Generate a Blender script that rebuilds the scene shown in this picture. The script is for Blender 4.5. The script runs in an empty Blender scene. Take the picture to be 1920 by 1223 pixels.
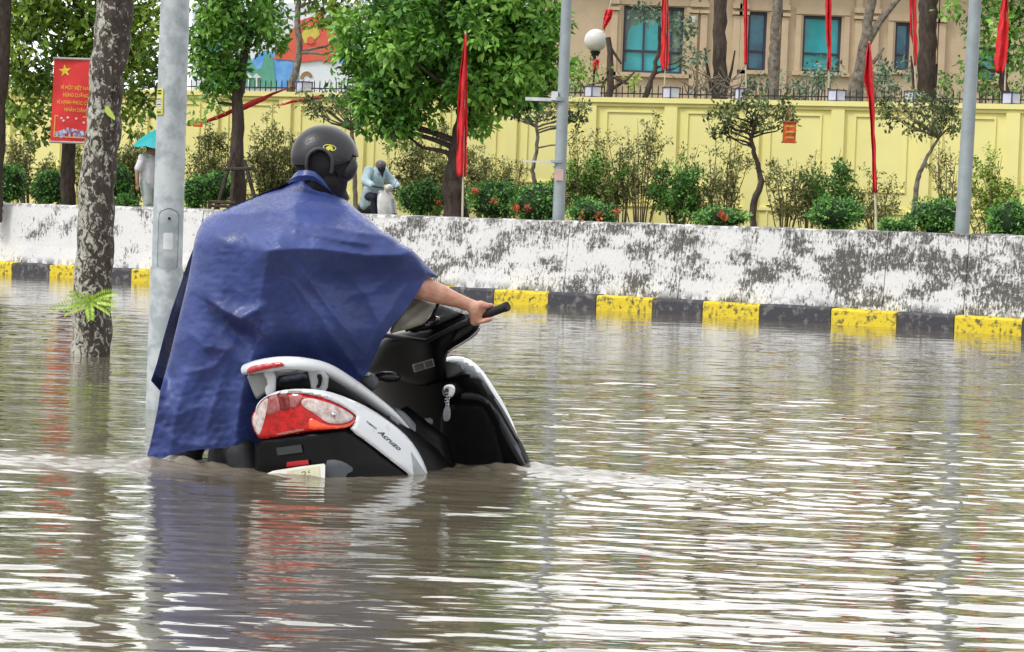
import bpy, bmesh, math, random
import numpy as np
from mathutils import Vector, Matrix
from mathutils.geometry import delaunay_2d_cdt
rnd = random.Random(7)
nrs = np.random.RandomState(11)
scene = bpy.context.scene
COL = scene.collection
# ------------------------------------------------------------------ camera
F = 4400.0; W0 = 1920; H0 = 1223; CAMZ = 1.04
PITCH = math.atan(171.5 / F); ROLL = 0.037
fwd = Vector((0, math.cos(PITCH), -math.sin(PITCH)))
r0 = Vector((1, 0, 0)); u0 = Vector((0, math.sin(PITCH), math.cos(PITCH)))
CR = r0 * math.cos(ROLL) + u0 * math.sin(ROLL)
CU = -r0 * math.sin(ROLL) + u0 * math.cos(ROLL)
CC = Vector((0, 0, CAMZ))
cd = bpy.data.cameras.new('camera'); cam = bpy.data.objects.new('camera', cd); COL.objects.link(cam)
M = Matrix.Identity(4)
for i in range(3):
    M[i][0] = CR[i]; M[i][1] = CU[i]; M[i][2] = -fwd[i]; M[i][3] = CC[i]
cam.matrix_world = M
cd.sensor_width = 36; cd.lens = F / W0 * 36; cd.clip_end = 2000; cd.clip_start = 0.1
scene.camera = cam
# ------------------------------------------------------------------ world, sun, exposure
SUN_EL = math.radians(52); SUN_AZ = math.radians(-122)      # azimuth: direction the light comes from, from +Y towards +X
w = bpy.data.worlds.new("World"); scene.world = w; w.use_nodes = True
nt = w.node_tree; nt.nodes.clear()
sk = nt.nodes.new('ShaderNodeTexSky'); sk.sky_type = 'NISHITA'; sk.sun_disc = False
sk.sun_elevation = SUN_EL; sk.sun_rotation = SUN_AZ; sk.air_density = 1.0; sk.dust_density = 6.0; sk.ozone_density = 1.0
hs = nt.nodes.new('ShaderNodeHueSaturation'); hs.inputs['Saturation'].default_value = 0.12
bg = nt.nodes.new('ShaderNodeBackground'); bg.inputs['Strength'].default_value = 0.15
wo = nt.nodes.new('ShaderNodeOutputWorld')
# the sky seen through a broken bright cloud cover
wtc = nt.nodes.new('ShaderNodeTexCoord'); wmp = nt.nodes.new('ShaderNodeMapping'); wmp.inputs['Scale'].default_value = (1, 1, 2.5)
wn_ = nt.nodes.new('ShaderNodeTexNoise'); wn_.inputs['Scale'].default_value = 2.2; wn_.inputs['Detail'].default_value = 5
wr_ = nt.nodes.new('ShaderNodeValToRGB'); wr_.color_ramp.elements[0].position = .35; wr_.color_ramp.elements[1].position = .65
wr_.color_ramp.elements[0].color = (4.4, 4.5, 4.7, 1); wr_.color_ramp.elements[1].color = (6.6, 6.6, 6.6, 1)
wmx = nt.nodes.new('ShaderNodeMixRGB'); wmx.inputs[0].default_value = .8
nt.links.new(wtc.outputs['Generated'], wmp.inputs[0]); nt.links.new(wmp.outputs[0], wn_.inputs['Vector']); nt.links.new(wn_.outputs[0], wr_.inputs[0])
nt.links.new(sk.outputs[0], hs.inputs['Color']); nt.links.new(hs.outputs[0], wmx.inputs[1])
# unseen bright band added low in the sky ahead, so the water reflects white
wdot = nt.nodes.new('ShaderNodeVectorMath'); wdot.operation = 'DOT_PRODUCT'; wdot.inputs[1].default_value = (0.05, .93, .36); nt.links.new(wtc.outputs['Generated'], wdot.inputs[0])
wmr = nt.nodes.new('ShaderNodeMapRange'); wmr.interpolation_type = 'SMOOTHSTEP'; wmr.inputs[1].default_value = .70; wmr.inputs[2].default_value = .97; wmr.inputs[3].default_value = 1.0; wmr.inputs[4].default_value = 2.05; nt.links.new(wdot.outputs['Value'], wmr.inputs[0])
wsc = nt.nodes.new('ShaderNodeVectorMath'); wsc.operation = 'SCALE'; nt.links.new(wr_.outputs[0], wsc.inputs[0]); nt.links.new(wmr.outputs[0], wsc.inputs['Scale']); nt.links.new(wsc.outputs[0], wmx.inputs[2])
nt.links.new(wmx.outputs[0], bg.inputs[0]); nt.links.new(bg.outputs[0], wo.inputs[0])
sl = bpy.data.lights.new('sun', 'SUN'); sl.energy = 1.2; sl.angle = math.radians(12); sl.color = (1.0, 0.97, 0.92)
so = bpy.data.objects.new('sun', sl); COL.objects.link(so)
sdir = Vector((math.sin(SUN_AZ) * math.cos(SUN_EL), math.cos(SUN_AZ) * math.cos(SUN_EL), math.sin(SUN_EL)))
so.rotation_euler = sdir.to_track_quat('Z', 'Y').to_euler(); so.location = (0, -5, 20)
scene.view_settings.view_transform = 'Standard'; scene.view_settings.look = 'None'
scene.view_settings.exposure = 0.58; scene.view_settings.gamma = 1.0
# ------------------------------------------------------------------ helpers
def ray(x, y):
    return fwd + CR * ((x - W0 / 2) / F) - CU * ((y - H0 / 2) / F)
def P(x, y, d):
    r = ray(x, y); return CC + r * (d / r.y)
def G(x, y, z=0.0):
    r = ray(x, y); return CC + r * ((z - CAMZ) / r.z)
def onplane(x, y, p0, n):
    r = ray(x, y); return CC + r * ((p0 - CC).dot(n) / r.dot(n))
def V(*a): return Vector(a)
def tag(o, label=None, cat=None, group=None, kind=None):
    if label: o['label'] = label
    if cat: o['category'] = cat
    if group: o['group'] = group
    if kind: o['kind'] = kind
    return o
def empty(name, loc, label, cat, group=None, kind=None):
    o = bpy.data.objects.new(name, None); COL.objects.link(o); o.location = loc; o.empty_display_size = 0.1
    tag(o, label, cat, group, kind); return o
def rootloc(p):
    v = Vector((0, 0, 0))
    while p is not None: v += p.location; p = p.parent
    return v
def link(name, me, mat, parent=None, smooth=False):
    o = bpy.data.objects.new(name, me); COL.objects.link(o)
    if parent is not None:
        me.transform(Matrix.Translation(-rootloc(parent))); o.parent = parent
    if mat: me.materials.append(mat)
    if smooth: me.polygons.foreach_set('use_smooth', [True] * len(me.polygons))
    return o
class MB:
    def __init__(s): s.v = []; s.f = []
    def add(s, vs, fs):
        n = len(s.v); s.v += [tuple(v) for v in vs]; s.f += [tuple(i + n for i in f) for f in fs]; return s
    def box(s, c, e, ax=None, taper=1.0):
        c = Vector(c); X, Y, Z = ax if ax else (V(1, 0, 0), V(0, 1, 0), V(0, 0, 1))
        vs = []
        for k in (-1, 1):
            t = taper if k > 0 else 1
            for i, j in ((-1, -1), (1, -1), (1, 1), (-1, 1)):
                vs.append(c + X * (i * e[0] / 2 * t) + Y * (j * e[1] / 2 * t) + Z * (k * e[2] / 2))
        return s.add(vs, [(3, 2, 1, 0), (4, 5, 6, 7), (0, 1, 5, 4), (1, 2, 6, 5), (2, 3, 7, 6), (3, 0, 4, 7)])
    def tube(s, pts, rad, n=8, cap=True, flat=None, fv=None):
        pts = [Vector(p) for p in pts]; m = len(pts)
        if not hasattr(rad, '__len__'): rad = [rad] * m
        vs = []; up = None
        for i, p in enumerate(pts):
            t = (pts[min(i + 1, m - 1)] - pts[max(i - 1, 0)]).normalized()
            if up is None:
                a = fv if fv else (V(0, 0, 1) if abs(t.z) < .9 else V(1, 0, 0))
                up = (a - t * a.dot(t)).normalized()
            else:
                up = (up - t * up.dot(t)).normalized()
            sd = t.cross(up)
            for k in range(n):
                q = 2 * math.pi * k / n
                vs.append(p + (up * math.cos(q) * (flat or 1) + sd * math.sin(q)) * rad[i])
        fs = []
        for i in range(m - 1):
            for k in range(n):
                a = i * n + k; b = i * n + (k + 1) % n
                fs.append((a, b, b + n, a + n))
        if cap: fs += [tuple(range(n - 1, -1, -1)), tuple((m - 1) * n + k for k in range(n))]
        return s.add(vs, fs)
    def ell(s, c, r, ax=None, nu=16, nv=10, f=None):
        c = Vector(c); X, Y, Z = ax if ax else (V(1, 0, 0), V(0, 1, 0), V(0, 0, 1))
        if not hasattr(r, '__len__'): r = (r, r, r)
        vs = [c + Z * r[2]]
        for j in range(1, nv):
            t = math.pi * j / nv
            for i in range(nu):
                q = 2 * math.pi * i / nu
                k = f(q, t) if f else 1
                vs.append(c + (X * (r[0] * math.sin(t) * math.cos(q)) + Y * (r[1] * math.sin(t) * math.sin(q)) + Z * (r[2] * math.cos(t))) * k)
        vs.append(c - Z * r[2]); fs = []
        for i in range(nu): fs.append((0, 1 + i, 1 + (i + 1) % nu))
        for j in range(nv - 2):
            for i in range(nu):
                a = 1 + j * nu + i; b = 1 + j * nu + (i + 1) % nu
                fs.append((a, a + nu, b + nu, b))
        L = len(vs) - 1
        for i in range(nu): fs.append((L, 1 + (nv - 2) * nu + (i + 1) % nu, 1 + (nv - 2) * nu + i))
        return s.add(vs, fs)
    def prism(s, poly, off):
        n = len(poly); vs = [Vector(p) for p in poly] + [Vector(p) + off for p in poly]
        fs = [tuple(range(n)), tuple(range(2 * n - 1, n - 1, -1))] + [(i, i + n, (i + 1) % n + n, (i + 1) % n) for i in range(n)]
        return s.add(vs, fs)
    def build(s, name, mat, parent=None, smooth=False, bevel=0, kind=None):
        me = bpy.data.meshes.new(name); me.from_pydata(s.v, [], s.f); me.update()
        bm = bmesh.new(); bm.from_mesh(me); bmesh.ops.recalc_face_normals(bm, faces=bm.faces)
        if bevel:
            es = [e for e in bm.edges if len(e.link_faces) == 2 and e.calc_face_angle(0) > .5]
            bmesh.ops.bevel(bm, geom=es, offset=bevel, segments=2, profile=.6, affect='EDGES')
        bm.to_mesh(me); bm.free()
        o = link(name, me, mat, parent, smooth)
        if smooth:
            try: me.set_sharp_from_angle(angle=math.radians(50))
            except Exception: pass
        if kind: o['kind'] = kind
        return o
def quads(name, verts, faces, mat, parent=None, smooth=False, attrs=None):
    me = bpy.data.meshes.new(name); nv = len(verts); nf = len(faces); k = faces.shape[1]
    me.vertices.add(nv); me.vertices.foreach_set('co', np.asarray(verts, np.float32).ravel())
    me.loops.add(nf * k); me.loops.foreach_set('vertex_index', faces.astype(np.int32).ravel())
    me.polygons.add(nf); me.polygons.foreach_set('loop_start', np.arange(0, nf * k, k, dtype=np.int32))
    me.polygons.foreach_set('loop_total', np.full(nf, k, np.int32))
    me.update(calc_edges=True)
    for a, d in (attrs or {}).items():
        at = me.attributes.new(a, 'FLOAT', 'POINT'); at.data.foreach_set('value', np.asarray(d, np.float32))
    return link(name, me, mat, parent, smooth)
# ------------------------------------------------------------------ materials
def pm(name, col, rough=.6, col2=None, scale=8, thr=(.35, .65), bump=0, bscale=None, metal=0, spec=.5, coat=0, detail=6, stretch=None, trans=0):
    m = bpy.data.materials.new(name); m.use_nodes = True; n = m.node_tree; b = n.nodes['Principled BSDF']
    b.inputs['Roughness'].default_value = rough; b.inputs['Metallic'].default_value = metal
    b.inputs['Specular IOR Level'].default_value = spec
    if coat: b.inputs['Coat Weight'].default_value = coat; b.inputs['Coat Roughness'].default_value = .08
    tc = n.nodes.new('ShaderNodeTexCoord'); src = tc.outputs['Object']
    if stretch:
        mp = n.nodes.new('ShaderNodeMapping'); mp.inputs['Scale'].default_value = stretch
        n.links.new(src, mp.inputs[0]); src = mp.outputs[0]
    no = n.nodes.new('ShaderNodeTexNoise'); no.inputs['Scale'].default_value = scale; no.inputs['Detail'].default_value = detail
    no.inputs['Roughness'].default_value = .6
    n.links.new(src, no.inputs['Vector'])
    rp = n.nodes.new('ShaderNodeValToRGB'); c2 = col2 or tuple(c * .75 for c in col)
    rp.color_ramp.elements[0].position = thr[0]; rp.color_ramp.elements[1].position = thr[1]
    rp.color_ramp.elements[0].color = (*c2, 1); rp.color_ramp.elements[1].color = (*col, 1)
    n.links.new(no.outputs[0], rp.inputs[0]); n.links.new(rp.outputs[0], b.inputs['Base Color'])
    if bump:
        n2 = n.nodes.new('ShaderNodeTexNoise'); n2.inputs['Scale'].default_value = bscale or scale * 3; n2.inputs['Detail'].default_value = 5
        n.links.new(src, n2.inputs['Vector'])
        bp = n.nodes.new('ShaderNodeBump'); bp.inputs['Distance'].default_value = bump; bp.inputs['Strength'].default_value = 1
        n.links.new(n2.outputs[0], bp.inputs['Height']); n.links.new(bp.outputs[0], b.inputs['Normal'])
    return m
def leafmat(name, dark, mid, light, rough=.45):
    m = bpy.data.materials.new(name); m.use_nodes = True; n = m.node_tree; b = n.nodes['Principled BSDF']
    at = n.nodes.new('ShaderNodeAttribute'); at.attribute_name = 'tint'
    rp = n.nodes.new('ShaderNodeValToRGB'); e = rp.color_ramp.elements
    e[0].color = (*dark, 1); e[0].position = .0; e[1].color = (*light, 1); e[1].position = 1.0
    k = e.new(.5); k.color = (*mid, 1)
    n.links.new(at.outputs['Fac'], rp.inputs[0]); n.links.new(rp.outputs[0], b.inputs['Base Color'])
    b.inputs['Roughness'].default_value = rough; b.inputs['Specular IOR Level'].default_value = .4
    tr = n.nodes.new('ShaderNodeBsdfTranslucent'); n.links.new(rp.outputs[0], tr.inputs[0])
    mx = n.nodes.new('ShaderNodeMixShader'); mx.inputs[0].default_value = .16
    out = n.nodes['Material Output']
    n.links.new(b.outputs[0], mx.inputs[1]); n.links.new(tr.outputs[0], mx.inputs[2]); n.links.new(mx.outputs[0], out.inputs[0])
    return m
M_ = {}
M_['leaf'] = leafmat('leaf_green', (.04, .13, .02), (.15, .37, .045), (.34, .60, .11))
M_['leafy'] = leafmat('leaf_yellow_green', (.07, .15, .02), (.22, .37, .04), (.46, .58, .09))
M_['leafo'] = leafmat('leaf_olive', (.09, .11, .03), (.19, .22, .07), (.34, .37, .13))
M_['leafd'] = leafmat('leaf_dark_olive', (.04, .06, .02), (.09, .135, .04), (.20, .26, .085))
M_['leafg'] = leafmat('leaf_grey_green', (.08, .14, .08), (.14, .24, .14), (.25, .36, .24))
M_['leafh'] = leafmat('leaf_hedge', (.03, .11, .022), (.10, .27, .05), (.23, .48, .10))
M_['leafl'] = leafmat('leaf_lime', (.22, .40, .03), (.40, .60, .06), (.58, .72, .15))
M_['flower'] = leafmat('petal_red', (.45, .05, .03), (.75, .12, .06), (.85, .25, .15))
M_['bark'] = pm('bark_dark', (.09, .065, .05), .9, (.035, .025, .022), 14, (.35, .65), bump=.02, bscale=30, stretch=(1, 1, .35))
M_['barkg'] = pm('bark_grey', (.26, .23, .19), .9, (.09, .075, .06), 10, (.35, .65), bump=.01, bscale=30)
M_['twig'] = pm('twig', (.20, .15, .08), .9, (.10, .08, .045), 10)
M_['yellow'] = pm('wall_paint_yellow', (.88, .82, .35), .85, (.81, .74, .29), 1.3, (.2, .75), bump=.002, bscale=60)
M_['tan'] = pm('render_tan', (.60, .47, .32), .9, (.50, .39, .26), 3, (.3, .7), bump=.003, bscale=80)
M_['red'] = pm('flag_red', (.72, .02, .03), .7, (.5, .012, .02), 6)
M_['steel'] = pm('galvanised', (.50, .54, .55), .5, (.33, .37, .39), 9, (.42, .58), metal=.2, bump=.0005)
M_['steelb'] = pm('galvanised_far', (.36, .41, .43), .55, (.26, .30, .32), 4, (.3, .7), metal=.2)
M_['black'] = pm('black_plastic', (.0045, .0045, .005), .38, (.003, .003, .0035), 20, bump=.0003, bscale=400, spec=.16)
M_['blackr'] = pm('black_rubber', (.012, .012, .012), .7)
M_['white'] = pm('white_paint', (.74, .77, .80), .16, (.56, .55, .52), 16, (.27, .40), coat=.4, detail=10)
M_['silverp'] = pm('grey_plastic', (.30, .32, .34), .35, (.2, .21, .23), 12, metal=.3)
M_['chrome'] = pm('chrome', (.7, .7, .72), .15, (.55, .55, .56), 12, metal=1)
M_['iron'] = pm('iron_black', (.015, .015, .02), .5)
M_['skin'] = pm('skin', (.64, .36, .26), .42, (.50, .22, .15), 22, (.3, .7), bump=.0022, bscale=70, detail=10)
M_['skinf'] = pm('skin_far', (.45, .25, .16), .6)
# ------------------------------------------------------------------ water
def snoise(x, y, lam0, lam1, n, seed, p=1.0):
    r = np.random.RandomState(seed); out = np.zeros_like(x)
    for i in range(n):
        lam = lam0 * (lam1 / lam0) ** r.rand(); k = 2 * math.pi / lam
        a = r.rand() * math.pi * 2; ph = r.rand() * 6.28
        out += (lam ** p) * np.sin(k * (math.cos(a) * x + math.sin(a) * y) + ph)
    return out / math.sqrt(n)
def waves(x, y, lam0, lam1, n, seed, spread):
    """wave trains rolling towards the lens, crests mostly across the view"""
    r = np.random.RandomState(seed); out = np.zeros_like(x)
    for i in range(n):
        lam = lam0 * (lam1 / lam0) ** r.rand(); k = 2 * math.pi / lam; a = math.pi / 2 + r.normal() * spread; ph = r.rand() * 6.28
        out += lam * np.sin(k * (math.cos(a) * x + math.sin(a) * y) + ph + .9 * np.sin(x * (.7 + r.rand()) + ph * 3))
    return out / math.sqrt(n)
def build_water():
    # a fan shaped sheet: dense near the lens, reaching far beyond everything
    rows = []
    d = 1.5
    while d < 4.5: rows.append(d); d += .08
    while d < 14: rows.append(d); d += .0011 * d * 1.4
    while d < 46: rows.append(d); d += .0030 * d
    while d < 600: rows.append(d); d *= 1.12
    rows = np.array(rows); nc = 620
    u = np.linspace(-1, 1, nc); u = np.sign(u) * (np.abs(u) * .62 + .38 * np.abs(u) ** 6)
    Y, U = np.meshgrid(rows, u, indexing='ij')
    X = U * (Y * .42 + .3)
    Z = np.zeros_like(X)
    fade = np.clip((45 - Y) / 20, 0, 1)
    amp = .50 + .45 * np.clip((Y - 4) / 6, 0, 1) * 0 + .25 * np.sin(X * .9 + Y * .5) * .5
    Z += waves(X, Y, .08, .32, 54, 3, .30) * .0130 * amp * (1 + .6 * np.clip((Y - 11) / 9, 0, 1))
    Z += waves(X, Y, .40, 1.3, 30, 5, .42) * .0070 * amp
    Z += snoise(X, Y, .15, .6, 30, 15, 1.0) * .0048 * amp
    # wake around the scooter and rider
    nz = snoise(X, Y, .06, .3, 40, 9, .8) * 1.2
    def g(x, y, sx, sy, rot=0):
        c, s = math.cos(rot), math.sin(rot); dx = X - x; dy = Y - y
        return np.exp(-((dx * c + dy * s) / sx) ** 2 - ((-dx * s + dy * c) / sy) ** 2)
    pl = G(130, 868); pc = G(640, 893); pr = G(1010, 884); pr2 = G(1180, 900)
    mud = 0
    wk = g(pl.x, pl.y, .65, .34) * .006
    pf = G(330, 872); wk2 = g(pf.x, pf.y - .03, .16, .10) * .03
    wr = g(pr.x - .05, pr.y, .35, .14) * .022 + g(pr2.x, pr2.y, .45, .16, -.2) * .014
    Z += wk * (1 + nz * 2.6) + wk2 * (1 + nz * 2.0) + wr * (1 + nz * 2.0)
    Z += g(pc.x, pc.y, .8, .22) * nz * .006 + g(pc.x - .18, pc.y - .12, .40, .12) * .010 * (1 + nz)
    # circular ripples spreading to the right of the front wheel
    for cx, cy, a in ((G(1230, 930), 0, .0018), (G(1560, 935), 0, .0016)):
        rr = np.sqrt((X - cx.x) ** 2 + (Y - cx.y) ** 2)
        Z += a * np.sin(rr * 2 * math.pi / .17) * np.exp(-(rr / .7) ** 2)
    mud = np.clip(g(pl.x, pl.y - .02, .8, .40) * .9 + g(pf.x, pf.y - .05, .25, .14) * 1.3 + g(pr.x, pr.y - .02, .4, .12) * .7
                  + g(pr2.x, pr2.y, .45, .2, -.2) * .6 + g(pc.x, pc.y - .05, .9, .14) * .55, 0, 1)
    mud = np.clip(mud * (.8 + .5 * nz), 0, 1)
    Z *= fade
    n0, n1 = X.shape
    idx = np.arange(n0 * n1).reshape(n0, n1)
    f = np.stack([idx[:-1, :-1], idx[:-1, 1:], idx[1:, 1:], idx[1:, :-1]], -1).reshape(-1, 4)
    m = bpy.data.materials.new('flood_water'); m.use_nodes = True; n = m.node_tree; b = n.nodes['Principled BSDF']
    at = n.nodes.new('ShaderNodeAttribute'); at.attribute_name = 'mud'
    mx = n.nodes.new('ShaderNodeMixRGB'); mx.inputs[1].default_value = (.125, .108, .074, 1); mx.inputs[2].default_value = (.22, .19, .15, 1)
    n.links.new(at.outputs['Fac'], mx.inputs[0]); n.links.new(mx.outputs[0], b.inputs['Base Color'])
    ro = n.nodes.new('ShaderNodeMapRange'); ro.inputs[3].default_value = .03; ro.inputs[4].default_value = .34
    n.links.new(at.outputs['Fac'], ro.inputs[0]); n.links.new(ro.outputs[0], b.inputs['Roughness'])
    b.inputs['IOR'].default_value = 1.58
    b.inputs['Specular IOR Level'].default_value = .62
    tc = n.nodes.new('ShaderNodeTexCoord')
    wm_ = n.nodes.new('ShaderNodeMapping'); wm_.inputs['Scale'].default_value = (.28, 1, 1); n.links.new(tc.outputs['Object'], wm_.inputs[0])
    no = n.nodes.new('ShaderNodeTexNoise'); no.inputs['Scale'].default_value = 9; no.inputs['Detail'].default_value = 3
    n.links.new(wm_.outputs[0], no.inputs['Vector'])
    bp = n.nodes.new('ShaderNodeBump'); bp.inputs['Distance'].default_value = .004; bp.inputs['Strength'].default_value = 1
    n.links.new(no.outputs[0], bp.inputs['Height']); n.links.new(bp.outputs[0], b.inputs['Normal'])
    o = quads('water', np.stack([X, Y, Z], -1).reshape(-1, 3), f, m, smooth=True, attrs={'mud': mud.ravel()})
    tag(o, kind='structure')
build_water()
# road under the water
mb = MB(); mb.add([(-600, -50, -.46), (600, -50, -.46), (600, 900, -.46), (-600, 900, -.46)], [(0, 1, 2, 3)])
tag(mb.build('ground', pm('asphalt', (.06, .055, .05), .9)), kind='structure')
# ------------------------------------------------------------------ white retaining wall and painted kerb
T_ = .79; KD = 34.8
wx = V(1, -T_, 0).normalized(); wn = V(-T_, -1, 0).normalized(); wup = V(0, 0, 1)    # along wall, out of wall to the street
KP = V(0, KD, 0)
def wallpt(s, out, z): return KP + wx * s - (-wn) * 0 + wn * out + wup * z
def kerb_s(px, py):
    p = onplane(px, py, KP, wn); return (p - KP).dot(wx)
GZ = .95
def build_wall():
    m = bpy.data.materials.new('whitewash_grimy'); m.use_nodes = True; n = m.node_tree; b = n.nodes['Principled BSDF']
    b.inputs['Roughness'].default_value = .9
    tc = n.nodes.new('ShaderNodeTexCoord')
    def noise(scale, stretch=(1, 1, 1), rot=(0, 0, 0), det=6, rough=.6):
        mp = n.nodes.new('ShaderNodeMapping'); mp.inputs['Scale'].default_value = stretch; mp.inputs['Rotation'].default_value = rot
        n.links.new(tc.outputs['Object'], mp.inputs[0])
        no = n.nodes.new('ShaderNodeTexNoise'); no.inputs['Scale'].default_value = scale; no.inputs['Detail'].default_value = det; no.inputs['Roughness'].default_value = rough
        n.links.new(mp.outputs[0], no.inputs['Vector']); return no.outputs[0]
    def ramp(src, a, bb, inv=False):
        r = n.nodes.new('ShaderNodeMapRange'); r.inputs[1].default_value = a; r.inputs[2].default_value = bb
        if inv: r.inputs[3].default_value = 1; r.inputs[4].default_value = 0
        n.links.new(src, r.inputs[0]); return r.outputs[0]
    def mul(a, c, op='MULTIPLY'):
        q = n.nodes.new('ShaderNodeMath'); q.operation = op; q.use_clamp = True
        for i, s in enumerate((a, c)):
            if isinstance(s, (int, float)): q.inputs[i].default_value = s
            else: n.links.new(s, q.inputs[i])
        return q.outputs[0]
    sx = n.nodes.new('ShaderNodeSeparateXYZ'); n.links.new(tc.outputs['Object'], sx.inputs[0])
    def mr_(src, a, b_, lo, hi):
        r = n.nodes.new('ShaderNodeMapRange'); r.inputs[1].default_value = a; r.inputs[2].default_value = b_; r.inputs[3].default_value = lo; r.inputs[4].default_value = hi; n.links.new(src, r.inputs[0]); return r.outputs[0]
    def over(src, t, soft=.03):           # 1 where src rises above the threshold t
        q = n.nodes.new('ShaderNodeMath'); q.operation = 'SUBTRACT'; n.links.new(src, q.inputs[0]); n.links.new(t, q.inputs[1]); return mr_(q.outputs[0], -soft, soft, 0, 1)
    big = noise(1.9, (.8, 1, 1.4), det=6, rough=.62)                    # where the mould has taken hold
    bsum = mul(big, mr_(sx.outputs['X'], -10, 7, -.07, .062), 'ADD')
    t = mr_(bsum, .36, .62, .66, .44)
    streak = noise(19, (1.5, 1, .55), (0, .45, 0), 9, .72)
    fine = noise(30, (1.3, 1, .7), (0, -.3, 0), 9, .75)
    speck = mul(over(streak, t, .035), over(fine, mr_(bsum, .36, .62, .56, .40), .05))
    t2 = mr_(bsum, .42, .66, .70, .49)
    blot = over(noise(12, (1, 1, 1.1), (0, .1, 0), 10, .78), t2, .03)
    drips = mul(ramp(noise(9, (1, 1, .10), det=6, rough=.7), .53, .58), mul(ramp(sx.outputs['Z'], .35, 1.0), ramp(bsum, .48, .56)))
    drips = mul(drips, ramp(fine, .35, .5))
    topd = mul(ramp(sx.outputs['Z'], .97, 1.03), mul(ramp(noise(7, (1, 1, 1), det=8), .46, .54), .75))
    base = mul(ramp(sx.outputs['Z'], .12, .0), ramp(noise(8, (1, 1, .6), det=8), .46, .55))
    allm = mul(mul(speck, blot, 'MAXIMUM'), mul(mul(drips, .9), mul(topd, mul(base, .8), 'MAXIMUM'), 'MAXIMUM'), 'MAXIMUM')
    cr = n.nodes.new('ShaderNodeMixRGB'); cr.inputs[1].default_value = (.72, .72, .72, 1); cr.inputs[2].default_value = (.10, .097, .088, 1)
    n.links.new(allm, cr.inputs[0]); n.links.new(cr.outputs[0], b.inputs['Base Color'])
    bp = n.nodes.new('ShaderNodeBump'); bp.inputs['Distance'].default_value = .02; n.links.new(streak, bp.inputs['Height']); n.links.new(bp.outputs[0], b.inputs['Normal'])
    mb = MB()
    ss = [-30, -16.2, -12.4, -9.6, -6.9, -4.4] + [kerb_s(px, 560) for px in (1040, 1255, 1375, 1640, 1793)] + [10, 13, 17, 22]
    for a, c in zip(ss[:-1], ss[1:]):
        a += .006; c -= .006
        if c - a < .1: continue
        k = max(1, int((c - a) / .35)); 
        prof = [(-.06, 0), (-.10, .30), (-.155, 1.02), (-.20, 1.045), (-.36, 1.05), (-.37, -.3), (-.06, -.3)]
        vs = []; fs = []; m_ = len(prof)
        for i in range(k + 1):
            s = a + (c - a) * i / k
            for o_, z in prof:
                jz = rnd.uniform(-.012, .012) if z > 1 else 0
                jo = rnd.uniform(-.008, .008)
                vs.append((s, o_ + jo, z + jz))
        for i in range(k):
            for j in range(m_):
                q = i * m_ + j; r = i * m_ + (j + 1) % m_; fs.append((q, r, r + m_, q + m_))
        fs.append(tuple(range(m_))); fs.append(tuple(k * m_ + j for j in range(m_ - 1, -1, -1)))
        mb.add(vs, fs)
    o = mb.build('retaining_wall', m)
    Mx = Matrix.Identity(4)
    for i in range(3): Mx[i][0] = wx[i]; Mx[i][1] = wn[i]; Mx[i][2] = wup[i]; Mx[i][3] = (KP + wup * .225 + wn * -.14)[i]
    o.matrix_world = Mx
    tag(o, 'long low whitewashed wall streaked with black grime above the painted kerb', 'wall')
    # kerb
    ky = pm('kerb_yellow', (.72, .55, .03), .8, (.11, .10, .05), 13, (.37, .50), bump=.006, bscale=25, detail=8)
    kb = pm('kerb_black', (.05, .05, .062), .8, (.17, .165, .15), 9, (.36, .48), bump=.006, bscale=25, detail=8)
    kt = pm('kerb_top', (.20, .19, .165), .9, (.10, .095, .08), 5)
    root = empty('kerb', KP, 'yellow and black painted kerb along the foot of the whitewashed wall', 'kerb')
    b_ = [(-60, 1), (0, 18), ]
    xs = [(-190, -95, 0), (-95, 22, 1), (22, 92, 0), (92, 150, 1), (150, 246, 0), (246, 330, 1), (330, 415, 0), (415, 500, 1), (500, 585, 0), (585, 670, 1), (670, 755, 0), (755, 840, 1),
          (840, 925, 0), (925, 1027, 1), (1027, 1117, 0), (1117, 1222, 1), (1222, 1316, 0), (1316, 1423, 1), (1423, 1557, 0), (1557, 1680, 1), (1680, 1788, 0), (1788, 1915, 1), (1915, 2030, 0), (2030, 2160, 1)]
    for a, c, y in xs:
        sa = kerb_s(a, 517 + (a - 30) * .061); sc_ = kerb_s(c, 517 + (c - 30) * .061)
        mk = MB(); L = sc_ - sa - .012; dz = rnd.uniform(-.006, .006)
        # chamfered block
        prof = [(0, -.4), (0, .185 + dz), (-.02, .215 + dz), (-.2, .22 + dz), (-.2, -.4)]
        k = 4; vs = []; fs = []
        for i in range(k + 1):
            s = sa + .006 + L * i / k
            for o_, z in prof: vs.append(KP + wx * s + wn * (o_ + rnd.uniform(-.004, .004) + dz) + wup * (z + (rnd.uniform(-.007, .007) if z > 0 else 0)))
        for i in range(k):
            for j in range(5):
                q = i * 5 + j; r = i * 5 + (j + 1) % 5; fs.append((q, r, r + 5, q + 5))
        fs += [(0, 1, 2, 3, 4), tuple(k * 5 + j for j in (4, 3, 2, 1, 0))]
        mk.add(vs, fs); o = mk.build('kerb_block', ky if y else kb, root)
        o['label'] = 'yellow painted kerb block' if y else 'black painted kerb block'
build_wall()
# raised garden ground behind the wall
mb = MB()
a = KP + wx * -90 - wn * .52; c = KP + wx * 60 - wn * .52
mb.add([V(a.x, a.y, GZ), V(c.x, c.y, GZ), V(400, 900, GZ), V(-500, 900, GZ)], [(0, 1, 2, 3)])
tag(mb.build('raised_ground', pm('soil_grass', (.10, .11, .04), .95, (.12, .08, .05), 3)), kind='structure')
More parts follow.
